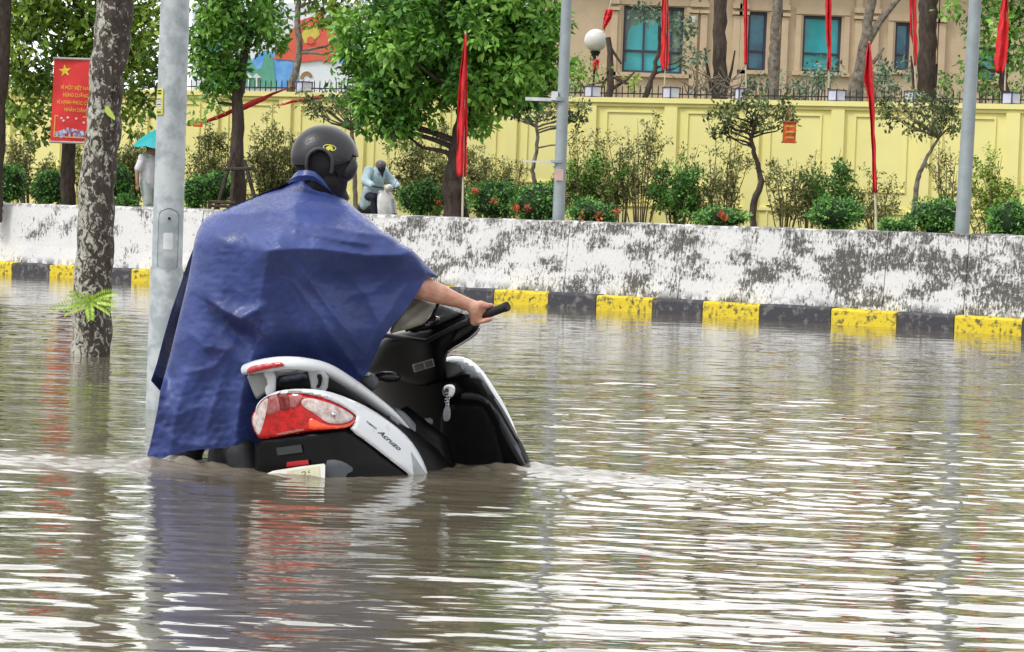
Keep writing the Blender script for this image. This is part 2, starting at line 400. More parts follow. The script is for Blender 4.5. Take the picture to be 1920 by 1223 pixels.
# ------------------------------------------------------------------ yellow wall
YT = .34; YD = 48.0
yx = V(1, -YT, 0).normalized(); yn = V(-YT, -1, 0).normalized(); YP = V(0, YD, 0)
def ys(px, py=300): return (onplane(px, py, YP, yn) - YP).dot(yx)
def yz(px, py): return onplane(px, py, YP, yn).z
def ypt(s, out, z): return YP + yx * s + yn * out + V(0, 0, z)
YTOP = yz(1200, 184)
def build_yellow():
    root = empty('garden_wall', V(0, YD, GZ), 'tall cream yellow wall with moulded panels behind the shrubs', 'wall')
    def bx(m, s0, s1, o0, o1, z0, z1):
        m.box(ypt((s0 + s1) / 2, (o0 + o1) / 2, (z0 + z1) / 2), (s1 - s0, abs(o1 - o0), z1 - z0), (yx, yn, V(0, 0, 1)))
    m = MB(); bx(m, -30, 22, -.25, 0, GZ - .1, YTOP - .10); m.build('wall', M_['yellow'], root)
    m = MB(); bx(m, -30, 22, -.30, .10, YTOP - .10, YTOP); bx(m, -30, 22, -.2, .05, YTOP - .17, YTOP - .102)
    bx(m, -30, 22, -.2, .04, GZ + 1.05 - .3, GZ + 1.05 - .24)
    m.build('coping', M_['yellow'], root)
    s0 = ys(1256); s1 = ys(1897); dl = (s1 - s0) / 4
    mp = MB(); mf = MB()
    zt = yz(1330, 214); zb = yz(1330, 352); z2 = yz(1330, 374)
    for k in range(-12, 7):
        s = s0 + k * dl
        bx(mp, s - .13, s + .13, -.1, .07, GZ, YTOP - .172)
        a, c = s + .32, s + dl - .32
        for (u0_, u1_, v0, v1) in ((a, c, zt, zt + .035), (a, c, zb, zb + .035), (a, a + .035, zb + .036, zt - .001), (c - .035, c, zb + .036, zt - .001)):
            bx(mf, u0_, u1_, -.1, .03, v0, v1)
        for (u0_, u1_, v0, v1) in ((a, c, z2 - .10, z2 - .07), (a, c, GZ + .15, GZ + .18), (a, a + .03, GZ + .181, z2 - .101), (c - .03, c, GZ + .181, z2 - .101)):
            bx(mf, u0_, u1_, -.1, .025, v0, v1)
    mp.build('pilaster', M_['yellow'], root); mf.build('panel_moulding', M_['yellow'], root)
    # railing
    rr = empty('spiked_railing', V(0, YD, YTOP), 'row of black iron spikes along the top of the yellow wall', 'railing')
    m = MB(); s = -28
    while s < 20:
        h = .27 + rnd.uniform(-.01, .01)
        m.tube([ypt(s, -.1, YTOP), ypt(s, -.1, YTOP + h - .05), ypt(s, -.1, YTOP + h)], [.011, .012, .001], 4); s += .125
    m.build('spike', M_['iron'], rr, kind='stuff')
    m = MB(); bx(m, -28, 20, -.115, -.085, YTOP + .08, YTOP + .105); m.build('rail', M_['iron'], rr)
    # lamp boxes
    glass = pm('lamp_box_glass', (.62, .64, .78), .3, (.5, .52, .68), 6)
    names = [(568, 158, 'beside the leaning tree trunk below the mural'), (1110, 168, 'below the round globe lamp'), (1257, 169, 'below the wide teal window'), (1385, 170, 'by the broken stump and dark trunk'),
             (1568, 172, 'below the square teal window'), (1712, 172, 'at the foot of the palm trunk'), (1896, 177, 'at the far right end of the wall')]
    for px, py, wh in names:
        s = ys(px, py); c = ypt(s, -.08, YTOP)
        t = empty('wall_lantern', c, 'pale boxy lantern on the yellow wall ' + wh, 'lantern', 'box lanterns on top of the yellow wall')
        h = .19; wd = .24 if px != 1385 else .12
        q = math.radians(35); ax = (V(math.cos(q), math.sin(q), 0), V(-math.sin(q), math.cos(q), 0), V(0, 0, 1))
        MB().box(c + V(0, 0, h / 2 + .02), (wd, wd, h), ax).build('glass_box', glass, t)
        f = MB(); f.box(c + V(0, 0, .009), (wd + .03, wd + .03, .018), ax); f.box(c + V(0, 0, h + .03), (wd + .03, wd + .03, .018), ax)
        for i in (-1, 1):
            for j in (-1, 1): f.box(c + ax[0] * i * wd / 2 + ax[1] * j * wd / 2 + V(0, 0, h / 2 + .02), (.018, .018, h), ax)
        f.build('frame', pm('lantern_frame', (.03, .03, .10), .4), t)
build_yellow()
# ------------------------------------------------------------------ tan building
def build_building():
    D = 60.0
    def q(px, py, d=D): return P(px, py, d)
    x0 = q(1010, 100).x; x1 = q(2150, 100).x
    root = empty('stone_building', V((x0 + x1) / 2, D, GZ), 'tan stone building with teal windows and pilasters behind the yellow wall', 'building')
    wins = [(1168, 1281, 12, 137, 1), (1402, 1437, 22, 132, 0), (1505, 1577, 30, 135, 0), (1678, 1706, 42, 132, 0), (1832, 1868, 90, 150, 0)]
    rects = []
    for a, c, t, b, arch in wins:
        rects.append((q(a, (t + b) / 2).x, q(c, (t + b) / 2).x, q((a + c) / 2, b).z, q((a + c) / 2, t).z, arch))
    ztop = 7.95
    wm = MB()
    xs = sorted(set([x0, x1] + [v for r in rects for v in (r[0], r[1])]))
    def wbox(a, c, z0, z1, y0=D, y1=D + .4): wm.box(((a + c) / 2, (y0 + y1) / 2, (z0 + z1) / 2), (c - a, y1 - y0, z1 - z0))
    cur = x0
    for r in rects:
        wbox(cur, r[0], GZ - .2, ztop); wbox(r[0], r[1], GZ - .2, r[2]); wbox(r[0], r[1], r[3], ztop); cur = r[1]
    wbox(cur, x1, GZ - .2, ztop); wbox(x0, x1, GZ, ztop - .1, D + 12, D + 12.4); wbox(x0, x0 + .4, GZ, ztop, D + .401, D + 12); wbox(x1 - .4, x1, GZ, ztop, D + .401, D + 12)
    wm.build('wall', M_['tan'], root)
    glt = pm('window_teal', (.03, .42, .46), .12, (.02, .30, .36), 2, (.3, .6), spec=.7)
    glb = pm('window_blue', (.03, .20, .30), .1, (.015, .09, .17), 1.5, (.4, .55), spec=.7)
    fr = pm('window_frame_dark', (.05, .05, .09), .5)
    for i, r in enumerate(rects):
        a, c, z0, z1, arch = r
        f = MB(); t = .06; y = D + .16
        for bx_ in (((a + c) / 2, z0 + t / 2, c - a, t), ((a + c) / 2, z1 - t / 2, c - a, t), (a + t / 2, (z0 + z1) / 2, t, z1 - z0 - 2 * t - .004), (c - t / 2, (z0 + z1) / 2, t, z1 - z0 - 2 * t - .004)):
            f.box((bx_[0], y, bx_[1]), (bx_[2], .1, bx_[3]))
        f.box(((a + c) / 2, y + .01, z0 + (z1 - z0) * .33), (c - a - 2 * t - .01, .07, .05))
        if arch: f.box((a + (c - a) * .35, y + .012, (z0 + z1) / 2), (.05, .06, z1 - z0 - 2 * t - .01)); f.box((a + (c - a) * .8, y + .012, (z0 + z1) / 2), (.05, .06, z1 - z0 - 2 * t - .01))
        w_ = f.build('window', fr, root)
        MB().box(((a + c) / 2, y + .05, (z0 + z1) / 2), (c - a, .02, z1 - z0)).build('pane', glb if i in (1, 3) else glt, w_)
        s = MB(); s.box(((a + c) / 2, D - .03, z0 - .06), (c - a + .5, .14, .10)); 
        s.box((a - .13, D - .02, (z0 + z1) / 2), (.14, .06, z1 - z0)); s.box((c + .13, D - .02, (z0 + z1) / 2), (.14, .06, z1 - z0)); s.box(((a + c) / 2, D - .02, z1 + .10), (c - a + .4, .07, .15))
        s.build('window_surround', M_['tan'], w_)
        if arch:
            cu = MB(); xm = (a + c) / 2 - .1; rr = (c - a) * .36; pts = []
            zc = z0 + (z1 - z0) * .52
            outer = [(a + .07, z1 - .07), (c - .07, z1 - .07), (c - .07, zc - .6), (xm + rr, zc - .6)] + [(xm + rr * math.cos(k), zc + rr * math.sin(k)) for k in np.linspace(0, math.pi, 12)] + [(xm - rr, zc - .6), (a + .07, zc - .6)]
            cu.prism([V(p[0], y + .030, p[1]) for p in outer], V(0, .012, 0))
            cu.build('curtain', pm('curtain_grey', (.22, .30, .26), .8, (.12, .17, .15), 5), w_)
    pl = MB()
    for px in (1300, 1318, 1380, 1393, 1455, 1470, 1608, 1640, 1750, 1765, 1150):
        x = q(px, 80).x; pl.box((x, D - .05, 4.0), (.17, .10, 5.6)); pl.box((x, D - .07, 6.87), (.26, .16, .08)); pl.box((x, D - .065, 7.05), (.24, .14, .12))
        pl.box((x, D - .05, 7.33), (.17, .10, .43))
    pl.build('pilaster', M_['tan'], root)
    cn = MB(); cn.box(((x0 + x1) / 2, D - .04, 7.62), (x1 - x0, .16, .12)); cn.box(((x0 + x1) / 2, D - .15, ztop + .1), (x1 - x0 + .4, .7, .25)); cn.build('cornice', M_['tan'], root)
    rf = MB(); rf.box(((x0 + x1) / 2, D + 6.2, ztop - .02), (x1 - x0 - .9, 11.5, .1)); rf.build('roof', pm('roof_grey', (.25, .24, .23), .9), root)
build_building()
# ------------------------------------------------------------------ mural billboard
def build_mural():
    D = 56.0
    root = empty('mural_board', P(520, 420, D), 'large painted board of blue sky, green hills and a red flag behind the yellow wall', 'billboard')
    def q(px, py, off=0): p = P(px, py, D); p.y = D - off; return p
    def flat(pts, off, mat, name):
        MB().prism([q(x, y, off) for x, y in pts], V(0, .010, 0)).build(name, mat, root)
    MB().prism([q(x, y, 0) for x, y in ((360, 5), (690, 5), (690, 190), (360, 190))], V(0, .12, 0)).build('board', pm('board_white', (.80, .84, .90), .7, (.72, .80, .9), 2), root)
    gr = MB()
    for x in (380, 520, 670): gr.tube([V(q(x, 190).x, D + .2, GZ), V(q(x, 190).x, D + .2, 6.5)], .06, 6)
    gr.build('support_post', M_['steelb'], root)
    bl = pm('mural_blue', (.10, .32, .78), .7, (.2, .45, .85), 3, (.4, .6)); gn = pm('mural_green', (.10, .33, .24), .8, (.14, .42, .34), 4)
    rd = pm('mural_red', (.78, .10, .08), .7, (.60, .16, .09), 3, (.35, .6)); wt = pm('mural_cloud', (.82, .85, .88), .8); yl = pm('mural_straw', (.70, .60, .12), .8); br = pm('mural_brown', (.35, .22, .10), .8)
    flat([(470, 150), (475, 110), (495, 95), (530, 100), (560, 118), (560, 165), (470, 165)], .02, bl, 'painted_sky')
    flat([(393, 105), (385, 80), (392, 68), (408, 66), (420, 72), (424, 88), (410, 92)], .02, bl, 'painted_sky')
    flat([(388, 165), (388, 110), (400, 92), (408, 85), (416, 92), (430, 98), (450, 130), (468, 105), (480, 130), (490, 128), (500, 95), (512, 108), (518, 165)], .034, gn, 'painted_hill')
    flat([(520, 165), (518, 120), (540, 112), (550, 118), (545, 165)], .034, bl, 'painted_sky')
    flat([(514, 111), (520, 85), (545, 60), (560, 40), (590, 30), (604, 20), (612, 45), (640, 75), (634, 95), (626, 119), (600, 113), (570, 117), (540, 113)], .05, rd, 'painted_flag')
    flat([(565, 65), (580, 48), (598, 52), (600, 66), (585, 80), (572, 82)], .064, yl, 'painted_straw')
    flat([(576, 72), (583, 68), (590, 73), (590, 81), (582, 84), (576, 80)], .078, rd, 'painted_flag')
    flat([(636, 118), (640, 85), (650, 75), (662, 80), (664, 100), (650, 118)], .034, bl, 'painted_sky')
    flat([(652, 48), (655, 36), (663, 36), (664, 46)], .034, bl, 'painted_sky')
    flat([(418, 118), (420, 95), (424, 76), (432, 80), (434, 105), (428, 120)], .05, br, 'painted_figure')
    arc = [(563 + 0, 148)] + [(575 + 12 * math.cos(t), 148 - 14 * math.sin(t)) for t in np.linspace(math.pi, .3, 9)] + [(575 + 6 * math.cos(t), 148 - 7 * math.sin(t)) for t in np.linspace(.3, math.pi, 7)]
    flat(arc[1:], .02, br, 'painted_wheel')
    for x in (466, 481):
        flat([(x - 7, 145), (x, 138), (x + 10, 146), (x + 2, 147), (x + 2, 165), (x - 1, 165), (x - 1, 147)], .066, wt, 'painted_cloud')
build_mural()
# ------------------------------------------------------------------ foliage
def leaves(centers, radii, per, size, asp=.5, droop=.3, seed=1, shellbias=0.0, tintsd=.18):
    r = np.random.RandomState(seed); C = np.repeat(np.array(centers, float), per, 0); R = np.repeat(np.array(radii, float), per)[:, None]
    n = len(C); v = r.normal(size=(n, 3)); v /= np.linalg.norm(v, axis=1)[:, None]
    rad = r.rand(n, 1) ** (1 / 3) * (1 - shellbias) + shellbias
    pos = C + v * rad * R
    # leaf direction: outwards and drooping
    dirv = v * .6 + r.normal(size=(n, 3)) * .6 + np.array([0, 0, -droop]); dirv /= np.linalg.norm(dirv, axis=1)[:, None]
    nrm = r.normal(size=(n, 3)) * .55 + np.array([0, -.25, .9]); sd = np.cross(dirv, nrm); sd /= np.linalg.norm(sd, axis=1)[:, None] + 1e-9
    s = size * (.6 + .8 * r.rand(n, 1))
    up = np.cross(sd, dirv)
    a = pos; b = pos + dirv * s * .5 + sd * s * asp * .5 + up * s * .08; c = pos + dirv * s; d = pos + dirv * s * .5 - sd * s * asp * .5 + up * s * .08
    verts = np.stack([a, b, c, d], 1).reshape(-1, 3); faces = np.arange(n * 4).reshape(-1, 4)
    ct = np.repeat(r.rand(len(centers)), per)
    tint = np.clip(.5 + (ct - .5) * .95 + r.normal(size=n) * tintsd, 0, 1)
    return verts, faces, np.repeat(tint, 4)
def crown_clusters(blobs, d, rz, csize, dens=1.0, seed=3):
    r = np.random.RandomState(seed); cs = []; rs = []
    for b in blobs:
        cx, cy, rx, ry = b[:4]; k = b[4] if len(b) > 4 else 1
        sc = d / F; n = max(3, int(dens * k * (rx * sc) * (ry * sc) * 4 / (csize ** 2) * 1.1))
        c0 = P(cx, cy, d)
        for i in range(n):
            v = r.normal(size=3); v /= np.linalg.norm(v); q = (r.rand() * .75 + .25) ** .5
            cs.append((c0.x + v[0] * q * rx * sc, c0.y + v[1] * q * min(rz, max(rx, ry) * sc), c0.z + v[2] * q * ry * sc)); rs.append(csize * (.5 + .7 * r.rand()))
    return cs, rs
def tree(name, label, cat, trunk_px, d, blobs, mat, leaf, per, csize, rz=1.6, group=None, bark='bark', dens=1.0, seed=1, base_z=GZ, asp=.5, branches=14, brr=.03, droop=.3, tsides=10, jitter=.012):
    """trunk_px: list of (px,py,width_px) from the base up"""
    pts = [P(x, y, d) for x, y, w_ in trunk_px]; rad = [w_ / 2 * d / F for x, y, w_ in trunk_px]
    p0 = pts[0].copy()
    if p0.z > base_z: pts = [V(p0.x, p0.y, base_z)] + pts; rad = [rad[0] * 1.15] + rad
    root = empty(name, pts[0], label, cat, group)
    # resample trunk
    P2 = []; R2 = []
    for i in range(len(pts) - 1):
        k = 5
        for j in range(k):
            t = j / k; p = pts[i].lerp(pts[i + 1], t); j_ = jitter * 2 if (i or j) else 0
            P2.append(p + V(rnd.uniform(-j_, j_), rnd.uniform(-j_, j_), 0)); R2.append((rad[i] * (1 - t) + rad[i + 1] * t) * rnd.uniform(.94, 1.06))
    P2.append(pts[-1]); R2.append(rad[-1])
    m = MB(); m.tube(P2, R2, tsides)
    cs, rs = crown_clusters(blobs, d, rz, csize, dens, seed)
    rr = random.Random(seed)
    if cs:
        for i in range(branches):
            c = Vector(rr.choice(cs)); 
            k = min(range(len(P2) // 2, len(P2)), key=lambda q: abs(P2[q].z - (c.z - (c - P2[q]).length * .4)))
            s = P2[k]; mid = s.lerp(c, .5) + V(rr.uniform(-.15, .15), rr.uniform(-.15, .15), -.1 * (c - s).length * rr.random())
            r_ = min(R2[k] * .6, brr * (1 + .4 * (c - s).length))
            m.tube([s, s.lerp(mid, .5) + V(0, 0, .02), mid, c.lerp(mid, .3), c], [r_, r_ * .8, r_ * .6, r_ * .35, r_ * .15], 5, cap=False)
    m.build('trunk', M_[bark], root, smooth=True)
    if cs:
        v, f, t = leaves(cs, rs, per, leaf, asp=asp, seed=seed + 5, droop=droop)
        quads('crown', v - np.array(root.location)[None, :], f, M_[mat], None, attrs={'tint': t}).parent = root
    return root
big = [(860, 90, 190, 105), (750, 140, 85, 85), (765, 210, 50, 38), (965, 115, 92, 82), (905, 185, 60, 50), (1020, 25, 60, 38), (700, 70, 60, 80), (850, 20, 180, 60), (700, 190, 35, 50), (1040, 140, 36, 26), (740, 236, 30, 14), (690, 130, 60, 60), (940, 60, 90, 60), (820, 100, 90, 70),
       (860, -90, 230, 100), (820, -200, 170, 90)]
tree('street_tree', 'large bushy green tree standing behind the tall red flag at the middle of the wall', 'tree', [(853, 406, 48), (850, 340, 40), (858, 280, 30), (868, 220, 26), (880, 120, 20)], 38.5, big, 'leaf', .14, 70, .27, rz=1.7, seed=21, dens=.95, branches=24, brr=.035)
left = [(70, 90, 90, 90), (30, 180, 50, 60), (110, 190, 60, 45), (200, 60, 90, 80), (240, 160, 55, 60), (280, 70, 60, 90), (95, 20, 110, 60), (60, 230, 40, 25), (150, -70, 190, 80), (120, -190, 150, 80), (270, 210, 30, 25)]
tree('street_tree', 'yellow green leafy tree whose dark trunk carries the red slogan banner', 'tree', [(128, 382, 28), (128, 300, 27), (132, 200, 24), (150, 60, 18)], 43.6, left, 'leafy', .145, 52, .34, rz=1.3, seed=31, dens=1.1, branches=20)
mid = [(455, 50, 85, 55), (395, 60, 40, 60), (400, 165, 42, 45), (380, 110, 22, 35), (515, 35, 35, 45), (450, 115, 30, 25), (440, -60, 130, 70), (430, -170, 100, 70), (405, 20, 50, 50)]
tree('street_tree', 'staked green tree with a forked trunk right of the thick grey pole', 'tree', [(447, 382, 30), (447, 300, 26), (444, 200, 22), (455, 120, 18), (470, 60, 12)], 41.0, mid, 'leaf', .13, 56, .30, rz=1.3, seed=41, dens=1.25, branches=16)
lefttop = [(612, 15, 35, 40), (640, 55, 28, 45), (655, 10, 40, 30), (600, -60, 70, 60)]
tree('street_tree', 'tree with pale trunk and drooping yellow green leaves in front of the mural', 'tree', [(545, 170, 16), (562, 100, 12), (558, 40, 11), (560, -20, 10)], 51.5, lefttop, 'leafy', .16, 26, .28, rz=1.0, bark='barkg', seed=51, dens=.9, branches=6, droop=.8)
tree('street_tree', 'leafy green tree at the top right corner behind the yellow wall', 'tree', [(1885, 195, 18), (1882, 140, 16), (1890, 60, 12)], 50.5, [(1870, 60, 60, 50), (1900, 120, 35, 40), (1800, 18, 45, 16), (1845, 105, 35, 28), (1910, 30, 45, 60), (1880, -50, 80, 60)], 'leaf', .15, 26, .28, rz=1.2, seed=61, dens=.8, branches=10)
# bare trunks behind the yellow wall
def trunk_only(label, pts, d, bark, name='bare_trunk', forks=(), cat='tree trunk', blobs=(), mat='leafg', leaf=.12):
    root = tree(name, label, cat, pts, d, blobs, mat, leaf, 26, .25, rz=.8, bark=bark, branches=3 if blobs else 0, seed=int(pts[0][0]), dens=.7)
    for fk in forks:
        m = MB(); p = [P(x, y, d) for x, y, w_ in fk]; m.tube(p, [w_ / 2 * d / F for x, y, w_ in fk], 7); m.build('branch', M_[bark], root, smooth=True)
    return root
trunk_only('straight dark trunk left of the narrow blue window', [(1349, 185, 30), (1349, 100, 26), (1350, 0, 24), (1351, -120, 22)], 51, 'bark', forks=[[(1360, 175, 8), (1372, 130, 5), (1378, 95, 3)], [(1335, 175, 8), (1325, 120, 5), (1322, 90, 3)]])
pr = trunk_only('thick ringed palm trunk between the right pole and the red flags', [(1737, 190, 34), (1738, 120, 34), (1740, 60, 34), (1741, 0, 36), (1742, -160, 36)], 51, 'barkr' if 'barkr' in M_ else 'bark', name='palm_trunk', forks=[[(1715, 180, 8), (1712, 140, 6), (1708, 105, 3)], [(1752, 165, 8), (1757, 120, 4)]])
trunk_only('brown trunk with a pale broken stub beside the narrow blue window', [(1450, 185, 22), (1451, 100, 20), (1455, 50, 18), (1462, -100, 17)], 50.5, 'barkg', forks=[[(1447, 75, 8), (1450, 30, 6), (1456, -30, 4)]])
trunk_only('forked trunk leaning right beside the short flag', [(1600, 188, 30), (1612, 130, 24), (1622, 80, 20), (1632, 20, 18), (1636, -60, 16)], 50, 'barkg', forks=[[(1626, 80, 18), (1650, 40, 14), (1690, -10, 11)], [(1636, 120, 8), (1650, 100, 6), (1657, 90, 4)]])
trunk_only('thin curved dark trunk before the wide teal window', [(1210, 182, 12), (1225, 140, 9), (1238, 80, 7), (1235, 30, 5)], 50.5, 'bark', blobs=[(1200, 30, 40, 16), (1262, 60, 18, 40), (1298, 95, 22, 45), (1280, 60, 20, 20)])
trunk_only('dark short trunk beside the white globe lamp', [(1142, 180, 14), (1145, 120, 12), (1140, 70, 10)], 50.5, 'bark', forks=[[(1145, 90, 6), (1165, 120, 4)], [(1143, 170, 8), (1175, 150, 5), (1190, 135, 3)]], blobs=[(1095, 150, 40, 22), (1130, 150, 26, 16), (1180, 155, 25, 18)], mat='leafy', leaf=.10)
# broken dry branches
root = empty('dry_branches', P(1350, 185, 50.3), 'tangle of pale dry branches piled on the yellow wall below the straight dark trunk', 'branches')
m = MB()
for i in range(46):
    a = P(rnd.uniform(1290, 1385), rnd.uniform(150, 182), 50.0 + rnd.uniform(-.25, .25)); ang = rnd.uniform(.2, 2.9); L = rnd.uniform(.25, .75)
    b = a + V(math.cos(ang) * L, rnd.uniform(-.15, .15), math.sin(ang) * L * .7); m.tube([a, a.lerp(b, .5) + V(0, 0, rnd.uniform(-.06, .06)), b], [.018, .013, .006], 5)
m.build('branch_pile', M_['barkg'], root)
# ornamental trees in front of the yellow wall
orn = [
 ('spreading ornamental tree with a curved dark trunk beside the orange lantern', [(1412, 420, 12), (1412, 385, 13), (1428, 340, 11), (1418, 300, 9), (1408, 265, 8), (1415, 235, 7)], [(1430, 195, 78, 26), (1350, 225, 30, 30), (1370, 245, 28, 25), (1485, 225, 32, 18), (1430, 225, 40, 22)], 42.5, 'bark'),
 ('spreading ornamental tree with a forked tan trunk left of the right pole', [(1712, 415, 10), (1716, 370, 10), (1722, 330, 9), (1735, 300, 7), (1760, 260, 5)], [(1725, 195, 80, 25), (1660, 215, 30, 18), (1780, 235, 25, 35), (1740, 230, 40, 22), (1770, 200, 25, 25)], 41.0, 'barkg'),
 ('small flat topped tree with an s shaped trunk left of the middle pole', [(1004, 352, 8), (998, 320, 8), (1006, 285, 7), (1008, 250, 6), (1005, 225, 5)], [(1000, 205, 55, 14), (960, 208, 25, 12), (1085, 205, 28, 20), (1075, 235, 20, 18), (1040, 195, 30, 10)], 46.0, 'barkg'),
 ('small twiggy tree directly behind the black helmet', [(667, 390, 9), (665, 330, 9), (664, 280, 8), (660, 245, 7)], [(640, 195, 60, 22), (600, 205, 35, 20), (690, 215, 25, 18), (575, 190, 20, 14)], 46.5, 'barkg'),
]
for i, (lb, tp, bl, d, bk) in enumerate(orn):
    root = tree('ornamental_tree', lb, 'small tree', tp, d, bl, 'leafd', .085, 30, .16, rz=1.0, bark=bk, seed=70 + i, dens=.64, branches=26, brr=.022, group='ornamental trees against the yellow wall', tsides=8, jitter=.006)
# ------------------------------------------------------------------ shrubs
def round_shrub(px, py, rx, ry, d, label, mat='leafh', seed=0, flowers=0, leaf=.06):
    """px,py centre; stands on the raised ground"""
    c = P(px, py, d); sc = d / F; base = V(c.x, c.y, GZ)
    root = empty('round_shrub', base, label, 'shrub', 'clipped shrubs behind the whitewashed wall')
    r = random.Random(seed); R = (rx * sc, rx * sc * .8, ry * sc)
    ph = [r.uniform(0, 6) for _ in range(4)]
    fn = lambda q, t: .84 + .07 * math.sin(3 * q + ph[0]) * math.sin(t) + .05 * math.sin(5 * q + ph[1] + 3 * t)
    k = MB(); k.ell(c, R, f=fn, nu=20, nv=12)
    k.tube([base, V(c.x, c.y, c.z - R[2] * .5)], [.04, .03], 6)
    k.build('branches', pm('shrub_shade_core', (.02, .05, .015), .95, (.01, .025, .008), 12), root, smooth=True)  # stem plus a lumpy dark core: the foliage's inner shade put into its colour
    rs = np.random.RandomState(seed); n = int(60 + 330 * R[0] * R[2] * 3); v = rs.normal(size=(n, 3)); v /= np.linalg.norm(v, axis=1)[:, None]
    lump = 1 + .10 * np.sin(4 * v[:, 0] + ph[2]) + .08 * np.sin(7 * v[:, 2] + ph[3]) + rs.normal(size=n) * .04
    cs = np.array(c)[None] + v * np.array(R)[None] * .92 * lump[:, None]
    vv, ff, tt = leaves(cs, np.full(n, .07), 12, leaf, seed=seed + 1, droop=-.1)
    quads('foliage', vv - np.array(root.location)[None], ff, M_[mat], attrs={'tint': tt}).parent = root
    if flowers:
        fc = []
        for i in range(max(1, flowers - 1)):
            a = r.uniform(-1, 1); fc.append((c.x + a * R[0] * 1.05, c.y - R[1] * .9, c.z + R[2] * r.uniform(-.35, .35)))
        for qi, f1 in enumerate(fc):
            vv, ff, tt = leaves([f1], [.05], 26, .045, asp=.9, seed=seed + 2 + qi, droop=-.4)
            quads('flower_head', vv - np.array(root.location)[None], ff, M_['flower'], attrs={'tint': tt}).parent = root
    return root
def wd(px, back=1.0):
    """depth just behind the white wall at a pixel column"""
    return onplane(px, 420, KP + (-wn) * (.5 + back), wn).y
shr = [(15, 345, 30, 38, 1.2, 'dark round shrub at the far left edge beside the leaning trunk', 0), (95, 352, 32, 32, 1.4, 'bright round shrub left of the banner post', 0), (215, 350, 34, 42, 1.6, 'dark tall round shrub just right of the lichen covered trunk', 0),
       (240, 379, 18, 12, 1.0, 'low shrub at the knees of the walking pedestrian', 0), (365, 362, 22, 30, 1.4, 'shrub just right of the thick grey pole', 0), (410, 352, 36, 30, 1.8, 'leafy shrub at the foot of the staked tree', 0),
       (792, 372, 44, 32, 1.6, 'round shrub between the far scooter and the big trunk', 2), (928, 375, 50, 36, 1.4, 'dark round shrub just right of the tall red flag with flowers', 3),
       (1010, 385, 46, 38, 1.3, 'wide shrub just left of the middle pole', 3), (1350, 410, 50, 16, 1.2, 'low flowering mound below the curved dark trunk', 3), (1567, 402, 46, 28, 1.2, 'bright clipped ball shrub left of the short flag', 0),
       (1758, 408, 52, 34, 1.3, 'clipped ball shrub just left of the right pole', 0), (1680, 427, 30, 10, .8, 'very low clipped shrub beside the forked tan trunk', 0), (1895, 415, 42, 36, 1.2, 'clipped shrub at the far right edge of the wall', 0),
       (1110, 400, 44, 20, 1.0, 'low flowering shrub just right of the middle pole', 4)]
for i, (px, py, rx, ry, bk, lb, fl) in enumerate(shr):
    round_shrub(px, py, rx, ry, wd(px, bk + rx * .008), lb, seed=100 + i, flowers=fl)
def twiggy(px, py0, w_px, h_px, d, label, stems=9, leafn=1.0, mat='leafo', leaf=.07, seed=0, name='leggy_shrub'):
    sc = d / F; base = P(px, py0, d); base.z = GZ; r = random.Random(seed)
    root = empty(name, base, label, 'shrub', 'leggy shrubs along the yellow wall')
    m = MB(); cs = []
    ztop = P(px, py0 - h_px, d).z; Hh = ztop - GZ
    for i in range(stems):
        a = r.uniform(-1, 1) * w_px * sc * .62; b_ = r.uniform(-.4, .4); hh = Hh * r.uniform(.6, 1.0) * (1 - .25 * abs(a) / (w_px * sc * .5))
        p = base + V(a * .15, b_ * .2, 0); q = base + V(a, b_, hh); mid = p.lerp(q, .5) + V(-a * .15 + r.uniform(-.06, .06), 0, r.uniform(-.05, .1)); pts = [p, p.lerp(mid, .5), mid, mid.lerp(q, .5) + V(r.uniform(-.04, .04), 0, 0), q]
        m.tube(pts, [.017, .014, .011, .008, .003], 5, cap=False)
        for j in range(6):
            t = r.uniform(.35, .98); s = p.lerp(mid, t * 2) if t < .5 else mid.lerp(q, t * 2 - 1)
            e = s + V(r.uniform(-.22, .22), r.uniform(-.15, .15), r.uniform(.06, .28)); m.tube([s, s.lerp(e, .5) + V(0, 0, -.01), e], [.007, .005, .002], 4, cap=False)
            for z in range(3): cs.append(s.lerp(e, .35 + .3 * z))
    m.build('stems', M_['twig'], root)
    k = max(1, int(8 * leafn)); vv, ff, tt = leaves([tuple(c) for c in cs], [.075] * len(cs), k, leaf, asp=.45, seed=seed + 1, droop=-.1)
    quads('leaves', vv - np.array(root.location)[None], ff, M_[mat], attrs={'tint': tt}).parent = root
